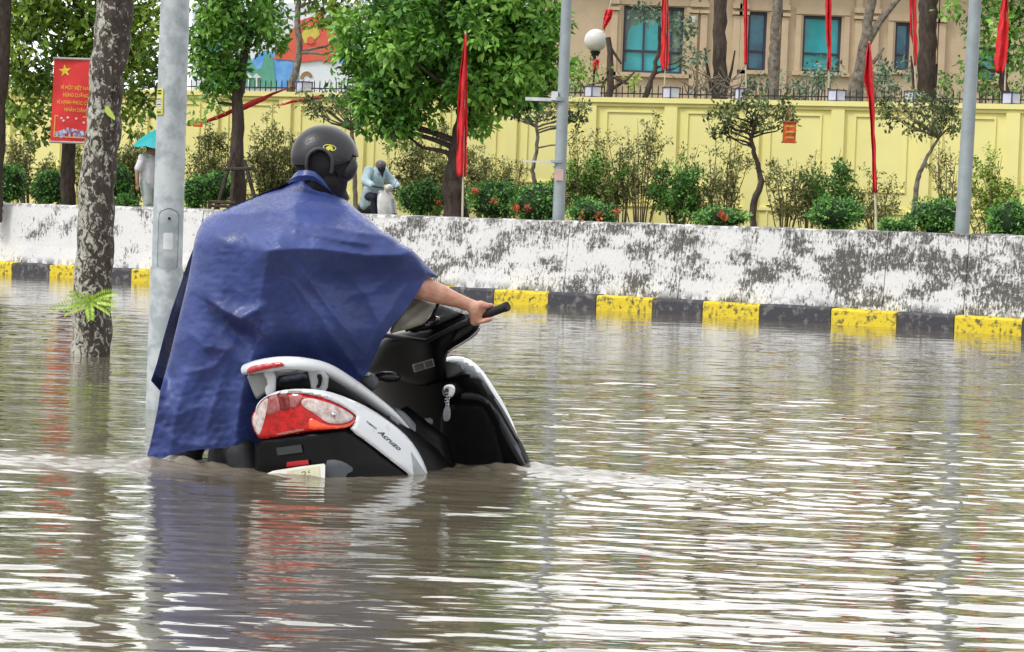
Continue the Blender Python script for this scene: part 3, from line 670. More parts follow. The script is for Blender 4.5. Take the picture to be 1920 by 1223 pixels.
tw = [(1168, 412, 110, 205, 9, .5, 'tallest wispy shrub between the middle pole and the wide panel', 'leafo'), (1085, 410, 50, 190, 7, .6, 'thin upright stems touching the right side of the middle pole', 'leafo'), (1325, 405, 50, 165, 6, .7, 'wispy stems left of the sparse upright shrub', 'leafo'), (1512, 415, 60, 130, 7, .7, 'thin stems between the orange lantern and the pointed shrub', 'leafo'), (1200, 415, 150, 190, 12, .9, 'tall thin shrub reaching the panel just right of the middle pole', 'leafo'), (1120, 412, 130, 130, 16, 2.6, 'full green shrub between the middle pole and the thin shrubs', 'leaf'), (1270, 412, 110, 120, 14, 2.2, 'dense dark shrub left of the curved trunk', 'leafh'),
      (1365, 405, 80, 150, 7, 1.0, 'sparse upright shrub just left of the curved dark trunk', 'leafo'), (1470, 420, 90, 150, 9, .8, 'bare branching shrub below the orange lantern', 'leafo'), (1560, 410, 80, 120, 14, 2.2, 'pointed green shrub behind the clipped ball', 'leafh'),
      (1640, 420, 70, 100, 8, .9, 'thin shrub beside the white stick of the short flag', 'leafo'), (1860, 425, 110, 130, 12, 1.6, 'light green shrub right of the right pole', 'leafy'), (1775, 420, 100, 160, 7, .6, 'sparse shrub behind the right pole', 'leafo'),
      (800, 380, 120, 150, 18, 2.0, 'dense olive shrub behind the far scooter rider', 'leafo'), (910, 385, 90, 110, 12, 1.4, 'olive shrub behind the tall red flag', 'leafo'), (960, 385, 50, 130, 7, .8, 'narrow stemmed shrub left of the s shaped trunk', 'leafo'),
      (720, 380, 60, 120, 6, .8, 'thin shrub behind the rider in pale blue', 'leafo'), (390, 385, 80, 150, 12, 1.5, 'olive shrub between the grey pole and the staked tree', 'leafo'), (500, 385, 120, 150, 20, 1.6, 'wide olive shrub between the staked tree and the helmet', 'leafo'),
      (560, 380, 80, 110, 10, 1.5, 'olive shrub close to the left of the helmet', 'leafo'), (190, 375, 120, 140, 16, 1.7, 'olive shrub behind the lichen covered trunk', 'leafo'), (55, 375, 110, 120, 14, 1.7, 'olive shrub left of the banner', 'leafo'), (240, 380, 90, 150, 14, 1.8, 'olive shrub behind the walking pedestrian', 'leafo')]
for i, (px, py, w_, h_, st, ln, lb, mt) in enumerate(tw):
    d = min(ys_d := onplane(px, 300, YP, yn).y - 1.2, 47) if px < 1000 else onplane(px, 300, YP, yn).y - 2.6
    twiggy(px, py, w_, h_ * 1.1 + 8, d, lb, stems=int(st * 1.3), leafn=ln, mat=mt, seed=200 + i)
# grey green bushes behind the yellow wall
def bush_far(blobs, d, label, mat, seed, leaf=.10, csize=.22, dens=.8):
    cs, rs = crown_clusters(blobs, d, .8, csize, dens, seed); c0 = np.mean(np.array(cs), 0); base = V(c0[0], c0[1], GZ)
    root = empty('tall_bush', base, label, 'bush', 'bushes beyond the yellow wall')
    m = MB(); r = random.Random(seed)
    for i in range(10): c = Vector(r.choice(cs)); m.tube([base + V(r.uniform(-.2, .2), 0, 0), base.lerp(c, .6), c], [.03, .02, .006], 5, cap=False)
    m.build('stems', M_['barkg'], root)
    v, f, t = leaves(cs, rs, 26, leaf, seed=seed + 3); quads('foliage', v - np.array(base)[None], f, M_[mat], attrs={'tint': t}).parent = root
bush_far([(1520, 150, 55, 28), (1490, 165, 30, 20), (1545, 135, 30, 20)], 51.5, 'grey green bush below the square teal window', 'leafg', 301)
bush_far([(1668, 140, 45, 35), (1650, 165, 40, 20)], 51.8, 'grey green bush between the leaning trunk and the palm', 'leafg', 302)
bush_far([(1800, 160, 60, 20), (1850, 155, 40, 25), (1890, 165, 40, 18)], 51.8, 'green bush below the corner tree', 'leaf', 303)
bush_far([(1420, 165, 35, 25), (1400, 150, 20, 20)], 51.8, 'pale green bush by the dry branches', 'leafg', 304)
bush_far([(1010, 150, 60, 30), (1075, 125, 30, 25)], 51.8, 'green bush partly hidden by the large tree crown', 'leaf', 305)
# stakes of the staked tree
root = empty('tree_stakes', V(P(447, 380, 40.9).x, 40.9, GZ), 'wooden support frame propping the forked trunk', 'tree stakes')
for a, b in (((405, 385), (437, 285)), ((482, 375), (458, 300)), ((432, 385), (440, 310))): MB().tube([P(a[0], a[1] + 12, 40.7), P(b[0], b[1], 40.8)], .035, 6).build('stake', M_['bark'], root)
m = MB(); m.tube([P(422, 318, 40.6), P(472, 316, 40.6)], .03, 6); m.build('crossbar', M_['bark'], root)
MB().tube([P(392, 378, 40.6), P(440, 381, 40.6)], .03, 6).build('crossbar', M_['bark'], root); MB().tube([P(392, 386, 40.6), P(440, 388, 40.6)], .025, 6).build('crossbar', M_['bark'], root)
# ------------------------------------------------------------------ poles
def pole(label, x0, y0, d, wb, wt, base_z, top_z, lean=0, mat='steelb', name='lamp_pole', n=20):
    b = P(x0, y0, d); b.z = base_z; sc = d / F
    root = empty(name, b, label, 'pole')
    top = V(b.x + lean * (top_z - base_z), b.y, top_z)
    m = MB(); m.tube([b, b.lerp(top, .25), b.lerp(top, .5), b.lerp(top, .75), top], [wb * sc / 2 * (1 - t * .25) * (1 if t else 1) + (wt - wb) * 0 for t in (0, .25, .5, .75, 1)], n, fv=V(1, 0, 0))
    m.build('shaft', M_[mat], root, smooth=True); return root, sc
d1 = wd(1047, .12)
r1, sc = pole('slim grey pole at the middle of the wall with two white brackets', 1047, 412, d1, 23, 18, GZ, 7.2)
for (xa, xb, y, t) in ((985, 1045, 186, .05), (980, 1042, 303, .025)):
    a = P(xa, y, d1 - .02); b = P(xb, y + 1, d1 - .02); MB().box((a + b) / 2, ((b - a).length, .05, t)).build('bracket', pm('bracket_white', (.72, .74, .80), .5), r1)
MB().box(P(1040, 180, d1 - .05), (.10, .10, .13)).build('bracket_box', pm('bracket_box_white', (.72, .74, .80), .5), r1)
m = MB(); m.tube([P(1043, 186, d1) + V(.05, 0, -.03), P(1043, 186, d1) + V(.05, 0, .03)], .115, 16); m.tube([P(1040, 303, d1) + V(.05, 0, -.02), P(1040, 303, d1) + V(.05, 0, .02)], .115, 16); m.build('clamp', M_['steelb'], r1, smooth=True)
MB().box(P(1048, 328, d1 - .105), (.13, .01, .17)).build('sticker', pm('sticker_pink', (.72, .50, .44), .7), r1)
d2 = wd(1803, .12)
r2, sc = pole('grey pole at the right end of the wall, thicker than the middle one', 1803, 437, d2, 28, 20, GZ, 6.0, lean=.013)
d3 = 13.0
p3 = P(311, 560, d3)
root = empty('lamp_pole', V(p3.x, d3, -.46), 'thick galvanised pole in the flooded street with an access hatch and stickers', 'pole')
k = d3 / F
m = MB(); zt = P(335, 0, d3).z; zz = [(-.46, 31.5), (P(308, 505, d3).z, 30.5), (P(308, 498, d3).z, 28.5), (P(325, 200, d3).z, 27.5), (zt + 1.0, 26.5), (4.5, 24)]
m.tube([V(p3.x, d3, z) for z, _ in zz], [r * k for _, r in zz], 40, fv=V(1, 0, 0)); m.build('shaft', M_['steel'], root, smooth=True)
# hatch: rounded plate following the pole
def curved_plate(xm, y0, y1, w_, off, mat, name, parent, rnd_=.5, thick=.004, nseg=10):
    """plate on the pole surface; centre angle xm (-1..1 of radius)"""
    z1 = P(320, y0, d3).z; z0 = P(320, y1, d3).z; R = 28.8 * k + off; a0 = math.asin(max(-1, min(1, (xm)))); wa = w_ / R
    pts = []; nr = 8; rc = rnd_ * w_ / 2
    corners = [(w_ / 2 - rc, z1 - rc, 0), (-w_ / 2 + rc, z1 - rc, 90), (-w_ / 2 + rc, z0 + rc, 180), (w_ / 2 - rc, z0 + rc, 270)]
    for cx, cz, a in corners:
        for i in range(nr + 1):
            t = math.radians(a + 90 * i / nr); pts.append((cx + rc * math.cos(t), cz + rc * math.sin(t)))
    # triangulate by fan of strips: rows in z
    zs = np.linspace(z0, z1, 25); vs = []; fs = []
    for z in zs:
        hw = w_ / 2
        if z > z1 - rc: hw = w_ / 2 - rc + math.sqrt(max(0, rc * rc - (z - (z1 - rc)) ** 2))
        if z < z0 + rc: hw = w_ / 2 - rc + math.sqrt(max(0, rc * rc - (z0 + rc - z) ** 2))
        for i in range(nseg + 1):
            u = -hw + 2 * hw * i / nseg; an = a0 + u / R
            for rr_ in (R + thick, R - .004): vs.append((p3.x + rr_ * math.sin(an), d3 - rr_ * math.cos(an), z))
    q = (nseg + 1) * 2
    for j in range(24):
        for i in range(nseg):
            b = j * q + i * 2; fs.append((b, b + 2, b + 2 + q, b + q)); fs.append((b + 1, b + 1 + q, b + 3 + q, b + 3))
        fs.append((j * q, j * q + q, j * q + q + 1, j * q + 1)); e = j * q + nseg * 2; fs.append((e, e + 1, e + 1 + q, e + q))
    fs += [tuple(i * 2 + s for i, s in [(i, 0) for i in range(nseg + 1)] + [(i, 1) for i in range(nseg, -1, -1)])]
    t = 24 * q; fs += [tuple(t + i * 2 + s for i, s in [(i, 0) for i in range(nseg + 1)] + [(i, 1) for i in range(nseg, -1, -1)])]
    return MB().add(vs, fs).build(name, mat, parent, smooth=True)
curved_plate(.18, 391, 511, 41 * k, .0005, pm('hatch_seam', (.10, .11, .11), .6), 'hatch_seam', root, rnd_=.85, thick=.001)
curved_plate(.18, 393, 509, 37 * k, .0015, M_['steel'], 'hatch', root, rnd_=.85)
curved_plate(.17, 437, 468, 18 * k, .006, pm('sticker_white', (.78, .80, .82), .6), 'sticker', root, rnd_=.3, thick=.001)
kl = P(322, 410, d3); MB().tube([V(kl.x, d3 - 28.8 * k - .01, kl.z), V(kl.x, d3 - 28.8 * k + .01, kl.z)], .008, 12).build('hatch_lock', M_['blackr'], root)
ys_ = pm('sticker_yellow', (.75, .74, .12), .6)
st = curved_plate(-.70, 168, 217, 19 * k, .002, ys_, 'poster', root, rnd_=.05, thick=.001)
for (a, b) in ((184, 192), (194, 202), (204, 207)):
    curved_plate(-.70, a, b, 15 * k, .004, pm('poster_white', (.72, .72, .70), .6), 'poster_text_bar', st, rnd_=.05, thick=.001)
for (a, b) in ((171, 173), (176, 178), (187, 188.5), (197, 198.5), (211, 213)):
    curved_plate(-.70, a, b, 11 * k, .0055, M_['blackr'], 'poster_line', st, rnd_=.05, thick=.001)
# thin pale pole behind the lichen trunk, carries the banner bracket
pb = P(185, 385, wd(185, .3))
rb = empty('lamp_pole', V(pb.x, pb.y, GZ), 'pale thin pole hidden behind the lichen covered trunk', 'pole')
MB().tube([V(pb.x, pb.y, GZ), V(pb.x - .02, pb.y, 6.5)], [.09, .065], 14, fv=V(1, 0, 0)).build('shaft', M_['steelb'], rb, smooth=True)
# ------------------------------------------------------------------ text
def text_mesh(s, size=1.0, shear=0, bold=0.0):
    cu = bpy.data.curves.new('t', 'FONT'); cu.body = s; cu.size = size; cu.shear = shear; cu.align_x = 'LEFT'; cu.resolution_u = 3; cu.offset = bold
    o = bpy.data.objects.new('t', cu); COL.objects.link(o); bpy.context.view_layer.update()
    me = bpy.data.meshes.new_from_object(o.evaluated_get(bpy.context.evaluated_depsgraph_get())); bpy.data.objects.remove(o); bpy.data.curves.remove(cu)
    vs = [(v.co.x, v.co.y) for v in me.vertices]; fs = [tuple(p.vertices) for p in me.polygons]; bpy.data.meshes.remove(me)
    return vs, fs
def text_obj(name, s, size, fn, mat, parent, shear=0, center=False, width=None, bold=0.0):
    vs, fs = text_mesh(s, size, shear, bold)
    if not vs: return None
    x0 = min(v[0] for v in vs); x1 = max(v[0] for v in vs); kx = (width / (x1 - x0)) if width else 1
    off = -(x1 - x0) * kx / 2 if center else 0
    m = MB(); m.add([fn((v[0] - x0) * kx + off, v[1]) for v in vs], fs)
    me = bpy.data.meshes.new(name); me.from_pydata(m.v, [], m.f); return link(name, me, mat, parent)
# ------------------------------------------------------------------ banner
def build_banner():
    D = wd(140, .75) ; tl = P(104, 112, D); 
    root = empty('slogan_banner', V(P(135, 380, D).x, D, tl.z), 'red vertical banner with a yellow star and slogan left of the lichen covered trunk', 'banner')
    sc = D / F; wd_ = 78 * sc; ht = 152 * sc
    X = V(.985, .0, 0) ; 
    def q(u, v, off=0): # u 0..1 across, v 0..1 down
        bow = .02 * math.sin(u * 5 + v * 4)
        return V(tl.x + u * wd_ - .035 * v * ht * .5, D - .13 - off + bow, tl.z - v * ht + .004 * math.sin(u * 6))
    N = 14; vs = []; fs = []
    for j in range(N + 1):
        for i in range(N + 1): vs.append(q(i / N, j / N)); 
    nf = len(vs); vs += [v + V(0, .012, 0) for v in vs]
    for j in range(N):
        for i in range(N):
            a = j * (N + 1) + i; fs.append((a, a + 1, a + N + 2, a + N + 1)); fs.append((a + nf, a + nf + N + 1, a + nf + N + 2, a + nf + 1))
    for i in range(N):
        for a, b in ((i, i + 1), (N * (N + 1) + i + 1, N * (N + 1) + i), ((i + 1) * (N + 1), i * (N + 1)), (i * (N + 1) + N, (i + 1) * (N + 1) + N)): fs.append((b, a, a + nf, b + nf))
    MB().add(vs, fs).build('cloth', pm('banner_red', (.80, .04, .035), .65, (.66, .03, .03), 4), root, smooth=True)
    bg_ = pm('batten_grey', (.5, .47, .45), .6); MB().tube([q(-.02, -.012), q(1.05, -.012)], .022, 8).build('batten', bg_, root); MB().tube([q(-.02, 1.012), q(1.02, 1.012)], .022, 8).build('batten', bg_, root)
    yl = pm('banner_yellow', (.85, .72, .04), .6)
    st = MB(); c = (.27, .14); pts = []
    for i in range(10):
        a = math.pi / 2 + i * math.pi / 5; r = .155 if i % 2 == 0 else .06; pts.append(q(c[0] + r * math.cos(a + .12), c[1] - r * math.sin(a + .12) * wd_ / ht, .008))
    st.prism(pts, V(0, .004, 0)); st.build('star', yl, root)
    yo = pm('banner_orange', (.88, .50, .06), .6)
    for s, v, w_, u in (('VÌ MỘT VIỆT NAM', .365, .74, .56), ('HÙNG CƯỜNG', .455, .60, .56), ('VÌ HẠNH PHÚC CỦA', .545, .84, .53), ('NHÂN DÂN', .635, .50, .56)):
        text_obj('slogan_line', s, 1, lambda x, y, v=v, u=u: q(u + x, v - y * .062, .009), yo, root, center=True, width=w_, bold=.02)
    # picture panel
    fr = MB(); 
    def rim(u0_, v0, u1_, v1, t, off):
        for a in ((u0_, v0, u1_, v0 + t * .55), (u0_, v1 - t * .55, u1_, v1), (u0_, v0, u0_ + t, v1), (u1_ - t, v0, u1_, v1)):
            fr.prism([q(a[0], a[1], off), q(a[2], a[1], off), q(a[2], a[3], off), q(a[0], a[3], off)], V(0, .004, 0))
    rim(.08, .685, .95, .955, .025, .010); fr.build('picture_frame', yo, root)
    cr = MB()
    for i in range(60):
        u = rnd.uniform(.12, .9); v = .945 - rnd.random() * .11 * (1 - abs(u - .5) * 1.2); s = rnd.uniform(.02, .045)
        cr.prism([q(u + s * math.cos(t), v + s * .6 * math.sin(t), .009 + i * .00004) for t in np.linspace(0, 5.2, 6)], V(0, .002, 0))
    cr.build('picture_crowd', pm('crowd_print', (.60, .66, .80), .7, (.25, .22, .42), 14, (.45, .55)), root)
    ps = [(.25, .72), (.4, .71), (.6, .715), (.78, .76), (.3, .75)]; dv = MB()
    for u, v in ps: dv.prism([q(u + .03 * math.cos(t), v + .014 * math.sin(t), .009) for t in np.linspace(0, 5.2, 6)], V(0, .003, 0))
    dv.build('picture_bird', pm('print_white', (.8, .75, .75), .7), root)
build_banner()
# ------------------------------------------------------------------ flags
def flag(label, pts, d, pole_px, base_z, seed=0, name='red_flag'):
    """pts: (px,py,width_px) down the hanging cloth; pole_px: (x_top,y_top,x_bottom,y_bottom)"""
    a = P(pole_px[0], pole_px[1], d); b = P(pole_px[2], pole_px[3], d)
    dirv = (b - a).normalized(); 
    if base_z is not None and b.z > base_z and dirv.z < 0: b = b + dirv * ((base_z - b.z) / dirv.z)
    root = empty(name, b, label, 'flag', 'red flags on pale sticks')
    MB().tube([a, b], [.012, .017], 8).build('stick', pm('bamboo', (.62, .56, .42), .6, (.5, .42, .3), 8), root, smooth=True)
    r = random.Random(seed); ns = 34; nc = 12; sc = d / F; vs = []; fs = []; ph = r.uniform(0, 6)
    ysq = [p[1] for p in pts]
    for j in range(ns + 1):
        y = ysq[0] + (ysq[-1] - ysq[0]) * j / ns; x = np.interp(y, ysq, [p[0] for p in pts]); w_ = np.interp(y, ysq, [p[2] for p in pts])
        for i in range(nc + 1):
            u = i / nc * 2 - 1; fold = math.cos(i / nc * math.pi * 3 + ph + j * .05); fx = x + u * w_ / 2 * (1 + .06 * math.sin(j * .9 + i))
            hem = (abs(u + .3) * 8 if j == ns else 0) - (6 * math.sin(i * 1.3 + ph) if j == ns else 0)
            p = P(fx, y + hem * .3, d); p.y += -.03 - .045 * fold * min(1, w_ / 10) + .012 * math.sin(j * .7 + i * 1.1); vs.append(p)
    for j in range(ns):
        for i in range(nc):
            q = j * (nc + 1) + i; fs.append((q, q + 1, q + nc + 2, q + nc + 1))
    o = MB().add(vs, fs).build('cloth', M_['red'], root, smooth=True)
    so_ = o.modifiers.new('s', 'SOLIDIFY'); so_.thickness = .004
    return root
flag('tall red flag drooping in front of the big tree trunk', [(873, 65, 3), (871, 110, 10), (868, 160, 16), (867, 230, 19), (866, 290, 19), (865, 330, 20)], wd(868, .0), (873, 60, 867, 408), GZ, 1)
flag('long narrow red flag leaning left of the forked tan trunk', [(1629, 80, 3), (1628, 110, 14), (1628, 150, 20), (1633, 185, 14), (1635, 230, 10), (1638, 290, 9), (1640, 360, 9)], wd(1640, .0), (1630, 78, 1643, 425), GZ, 2)
flag('red flag hanging in front of the wide teal window', [(1249, -30, 14), (1247, 0, 12), (1247, 70, 13), (1246, 110, 16), (1246, 130, 12)], 49.8, (1252, -60, 1246, 165), None, 3)
flag('thin red flag left of the narrow blue window', [(1395, -30, 10), (1397, 0, 8), (1398, 60, 6), (1398, 120, 6)], 49.8, (1395, -60, 1399, 165), None, 4)
flag('red flag hanging in front of the square teal window', [(1556, -30, 14), (1553, 0, 11), (1553, 60, 10), (1555, 100, 8), (1553, 130, 8)], 49.5, (1558, -60, 1554, 165), None, 5)
flag('red flag hanging beside the ringed palm trunk', [(1708, -30, 16), (1711, 0, 13), (1712, 60, 14), (1716, 90, 10), (1715, 122, 6)], 49.0, (1706, -60, 1717, 168), None, 6)
flag('broad red flag at the top right in front of the corner tree', [(1886, -30, 10), (1884, 0, 10), (1880, 60, 20), (1876, 110, 22), (1873, 134, 14)], 48.2, (1890, -60, 1884, 170), None, 7)
flag('short red flag tip above the white globe lamp', [(1143, 18, 14), (1139, 35, 15), (1132, 54, 5)], 51.0, (1146, 0, 1131, 62), None, 8)
flag('tiny red flag below the white globe lamp', [(1119, 112, 10), (1117, 120, 12), (1116, 131, 8)], 51.0, (1119, 105, 1116, 165), None, 9)
# red ribbons strung to the tree
def ribbon(label, pts, d):
    root = empty('red_streamer', P(pts[0][0], pts[0][1], d), label, 'streamer', 'red streamers tied across the yellow wall')
    up = []; lo = []
    for x, y, w_ in pts: up.append(P(x, y - w_ / 2, d - .02 * math.sin(x * .3))); lo.append(P(x, y + w_ / 2, d + .03 * math.sin(x * .3)))
    n = len(pts); vs = up + lo; o = MB().add(vs, [(i, i + 1, i + 1 + n, i + n) for i in range(n - 1)]).build('cloth', M_['red'], root, smooth=True)
    q = o.modifiers.new('s', 'SOLIDIFY'); q.thickness = .006
    return root
ribbon('red streamer tied to the staked tree and rising to the wall lantern', [(352, 236, 3), (380, 230, 5), (405, 221, 8), (425, 213, 9), (445, 203, 7), (458, 201, 12), (475, 193, 12), (495, 185, 9), (512, 176, 5), (540, 166, 2), (556, 160, 1)], 41.9)
ribbon('short red streamer left of the twiggy tree on the yellow wall', [(518, 199, 1), (535, 195, 4), (550, 190, 5), (575, 187, 6), (592, 184, 8), (608, 181, 6)], 48.9)
sg = empty('orange_sign', P(371, 233, 41.8), 'tiny orange sign hanging at the left end of the red streamer', 'sign')
MB().box(P(371, 233, 41.8), (.17, .012, .10)).build('plate', pm('sign_orange', (.82, .16, .04), .6), sg)
MB().box(P(371, 233, 41.79), (.11, .006, .035)).build('lettering', pm('sign_orange_print', (.85, .40, .08), .6), sg)
# orange lantern
c = P(1480, 248, 42.2)
ol = empty('hanging_lantern', c, 'square orange red lantern hanging in the ornamental tree', 'lantern')
m = MB(); m.box(c, (.22, .20, .34)); m.build('body', pm('lantern_orange', (.75, .12, .02), .5, (.30, .05, .02), 9, (.4, .55)), ol, bevel=.02)
lr_ = pm('lantern_red', (.55, .10, .02), .5); MB().box(c - V(0, 0, .18), (.25, .23, .025)).build('bottom_frame', lr_, ol)
m = MB(); m.box(c + V(0, 0, .18), (.25, .23, .025)); m.tube([c + V(0, 0, .19), c + V(-.04, 0, .42)], .008, 5); m.build('top_frame', lr_, ol)
for i, dz in enumerate((-.1, 0, .1)): MB().box(c + V(0, -.104, dz), (.15, .006, .035)).build('painted_band', pm('lantern_gold', (.75, .42, .05), .5), ol)
# globe lamp
c = P(1117, 76, 51.2)
gl = empty('globe_lamp', V(c.x, c.y, GZ), 'white frosted globe lamp on a thin post above the yellow wall', 'lamp')
MB().ell(c, .245, nu=24, nv=16).build('globe', pm('globe_frost', (.72, .72, .70), .25, (.58, .58, .56), 3), gl, smooth=True)
MB().tube([V(c.x, c.y, GZ), c + V(0, 0, -.40), c + V(0, 0, -.30), c + V(0, 0, -.24)], [.04, .035, .09, .12], 12).build('post', M_['iron'], gl, smooth=True)
MB().box(P(1300, 36, 59.85), (.12, .03, .14)).build('plaque', pm('plaque_white', (.75, .75, .75), .6), bpy.data.objects['stone_building'])
# ------------------------------------------------------------------ near trunk with lichen
def build_near_trunk():
    m = bpy.data.materials.new('lichen_bark'); m.use_nodes = True; n = m.node_tree; b = n.nodes['Principled BSDF']; b.inputs['Roughness'].default_value = .92
    tc = n.nodes.new('ShaderNodeTexCoord')
    def noise(s, st=(1, 1, 1), det=7, r=.65):
        mp = n.nodes.new('ShaderNodeMapping'); mp.inputs['Scale'].default_value = st; n.links.new(tc.outputs['Object'], mp.inputs[0])
        q = n.nodes.new('ShaderNodeTexNoise'); q.inputs['Scale'].default_value = s; q.inputs['Detail'].default_value = det; q.inputs['Roughness'].default_value = r; q.inputs['Distortion'].default_value = .8
        n.links.new(mp.outputs[0], q.inputs['Vector']); return q.outputs[0]
    base = n.nodes.new('ShaderNodeValToRGB'); base.color_ramp.elements[0].color = (.025, .018, .015, 1); base.color_ramp.elements[1].color = (.10, .075, .062, 1)
    base.color_ramp.elements[0].position = .3; base.color_ramp.elements[1].position = .7; n.links.new(noise(16, (1, 1, .5)), base.inputs[0])
    lw = n.nodes.new('ShaderNodeValToRGB'); lw.color_ramp.elements[0].position = .505; lw.color_ramp.elements[1].position = .545; pass
    # more lichen on the street-left side (a growth pattern of the bark)
    sx = n.nodes.new('ShaderNodeSeparateXYZ'); n.links.new(tc.outputs['Object'], sx.inputs[0])
    mr = n.nodes.new('ShaderNodeMapRange'); mr.inputs[1].default_value = -.18; mr.inputs[2].default_value = .2; mr.inputs[3].default_value = .06; mr.inputs[4].default_value = -.09; n.links.new(sx.outputs['X'], mr.inputs[0])
    ad = n.nodes.new('ShaderNodeMath'); ad.operation = 'ADD'; n.links.new(noise(22, (1, 1, .7), 10, .7), ad.inputs[0]); n.links.new(mr.outputs[0], ad.inputs[1]); n.links.new(ad.outputs[0], lw.inputs[0])
    lc = n.nodes.new('ShaderNodeValToRGB'); lc.color_ramp.elements[0].color = (.24, .25, .19, 1); lc.color_ramp.elements[1].color = (.62, .60, .53, 1); lc.color_ramp.elements[0].position = .35; lc.color_ramp.elements[1].position = .65
    n.links.new(noise(24), lc.inputs[0])
    mx = n.nodes.new('ShaderNodeMixRGB'); n.links.new(lw.outputs[0], mx.inputs[0]); n.links.new(base.outputs[0], mx.inputs[1]); n.links.new(lc.outputs[0], mx.inputs[2]); n.links.new(mx.outputs[0], b.inputs['Base Color'])
    bp = n.nodes.new('ShaderNodeBump'); bp.inputs['Distance'].default_value = .02; n.links.new(noise(22, (1, 1, .5)), bp.inputs['Height']); n.links.new(bp.outputs[0], b.inputs['Normal'])
    d = 17.8; pr = [(168, 1100, 86), (168, 668, 80), (172, 600, 79), (176, 500, 75), (180, 400, 73), (186, 300, 70), (197, 200, 67), (206, 100, 72), (216, 0, 76), (236, -140, 74), (262, -350, 72), (285, -560, 66)]
    pts = []; rad = []
    for i in range(len(pr) - 1):
        k = 10
        for j in range(k):
            t = j / k; x, y, w_ = [pr[i][q] * (1 - t) + pr[i + 1][q] * t for q in range(3)]
            pts.append(P(x + 2 * math.sin(y * .031) + 1.5 * math.sin(y * .083), y, d)); rad.append(w_ / 2 * d / F * .92)
    root = empty('lichen_tree', V(pts[0].x, d, -.46), 'thick lichen covered tree trunk standing in the floodwater left of the grey pole', 'tree')
    MBt = MB(); MBt.tube(pts, rad, 28, fv=V(1, 0, 0)); o = MBt.build('trunk', None, root, smooth=True)
    me = o.data; me.materials.append(m)
    co = np.zeros(len(me.vertices) * 3); me.vertices.foreach_get('co', co); co = co.reshape(-1, 3)
    s = snoise(co[:, 2] * 1.0 + co[:, 0] * 3, co[:, 0] * 2 + co[:, 1] * 2, .12, .6, 24, 77, .5) * .008
    cx = np.interp(co[:, 2], [p.z + .46 for p in pts][::1], [p.x - pts[0].x for p in pts])
    nx = co[:, 0] - cx; ny = co[:, 1]; L = np.sqrt(nx ** 2 + ny ** 2) + 1e-6; co[:, 0] += nx / L * s; co[:, 1] += ny / L * s
    me.vertices.foreach_set('co', co.ravel()); me.update()
    cs, rs = crown_clusters([(330, -480, 180, 90), (250, -620, 200, 90)], 17.8, .9, .22, .5, 8)
    v, f, t = leaves(cs, rs, 22, .11, seed=4); quads('crown', v - np.array(root.location)[None], f, M_['leaf'], attrs={'tint': t}).parent = root
    # sprouts: compound fronds
    def frond(base, dirv, L, n=13, droop=.3, lw_=.05):
        vs = []; fs = []; tint = []
        side0 = dirv.cross(V(0, -1, .3)).normalized()
        pts = []
        for i in range(n + 1):
            t = i / n; pts.append(base + dirv * (L * t) + V(0, 0, -droop * L * t * t))
        for i in range(1, n + 1):
            p = pts[i]; ta = (pts[i] - pts[i - 1]).normalized()
            for s in (-1, 1):
                dd = (side0 * s * .9 + ta * .6 + V(0, -.15, rnd.uniform(-.1, .1))).normalized(); ll = lw_ * (1 - .45 * abs(i / n - .45)); ww = ll * .13
                sdv = dd.cross(V(0, -1, .2)).normalized(); k = len(vs)
                vs += [p, p + dd * ll * .5 + sdv * ww, p + dd * ll, p + dd * ll * .5 - sdv * ww]; fs.append((k, k + 1, k + 2, k + 3)); tint += [rnd.uniform(.2, .9)] * 4
        k = len(vs)
        for i in range(n): vs_ = [pts[i] + side0 * .002, pts[i] - side0 * .002, pts[i + 1] - side0 * .0015, pts[i + 1] + side0 * .0015]; q = len(vs); vs += vs_; fs.append((q, q + 1, q + 2, q + 3)); tint += [.1] * 4
        return vs, fs, tint
    av = []; af = []; at_ = []
    b0 = P(172, 572, d - .17)
    for dx, dz, L in ((-1, .12, .26), (-.55, .55, .19), (-.9, -.05, .18), (.75, .55, .24), (.6, -.1, .18), (.1, -.25, .12), (-.2, .5, .15), (.9, .2, .16)):
        v, f, t = frond(b0 + V(rnd.uniform(-.03, .03), rnd.uniform(-.02, .02), rnd.uniform(-.02, .03)), V(dx, -.25, dz).normalized(), L); k = len(av); av += v; af += [tuple(i + k for i in q) for q in f]; at_ += t
    quads('leaf_sprout', np.array([list(v) for v in av]) - np.array(root.location)[None], np.array(af), M_['leafl'], attrs={'tint': at_}).parent = root
    b1 = P(205, 212, d - .16); vs = [b1 + V(-.035, 0, .05), b1 + V(.0, -.02, .045), b1 + V(.05, -.02, -.035), b1 + V(.045, -.02, -.055), b1 + V(-.01, 0, -.02), b1 + V(-.035, 0, .01)]
    quads('leaf_sprout', np.array([list(v) for v in vs]) - np.array(root.location)[None], np.array([[0, 1, 2, 3, 4, 5]]), M_['leafl'], attrs={'tint': [.9] * 6}).parent = root
    # trunk at the far left edge
    r2 = tree('edge_tree', 'dark trunk cut off by the left edge of the photo', 'tree', [(-10, 385, 26), (-6, 200, 34), (-1, 60, 42), (4, -150, 44)], 42.3, [], 'leaf', .1, 1, .3, base_z=GZ, branches=0)
build_near_trunk()
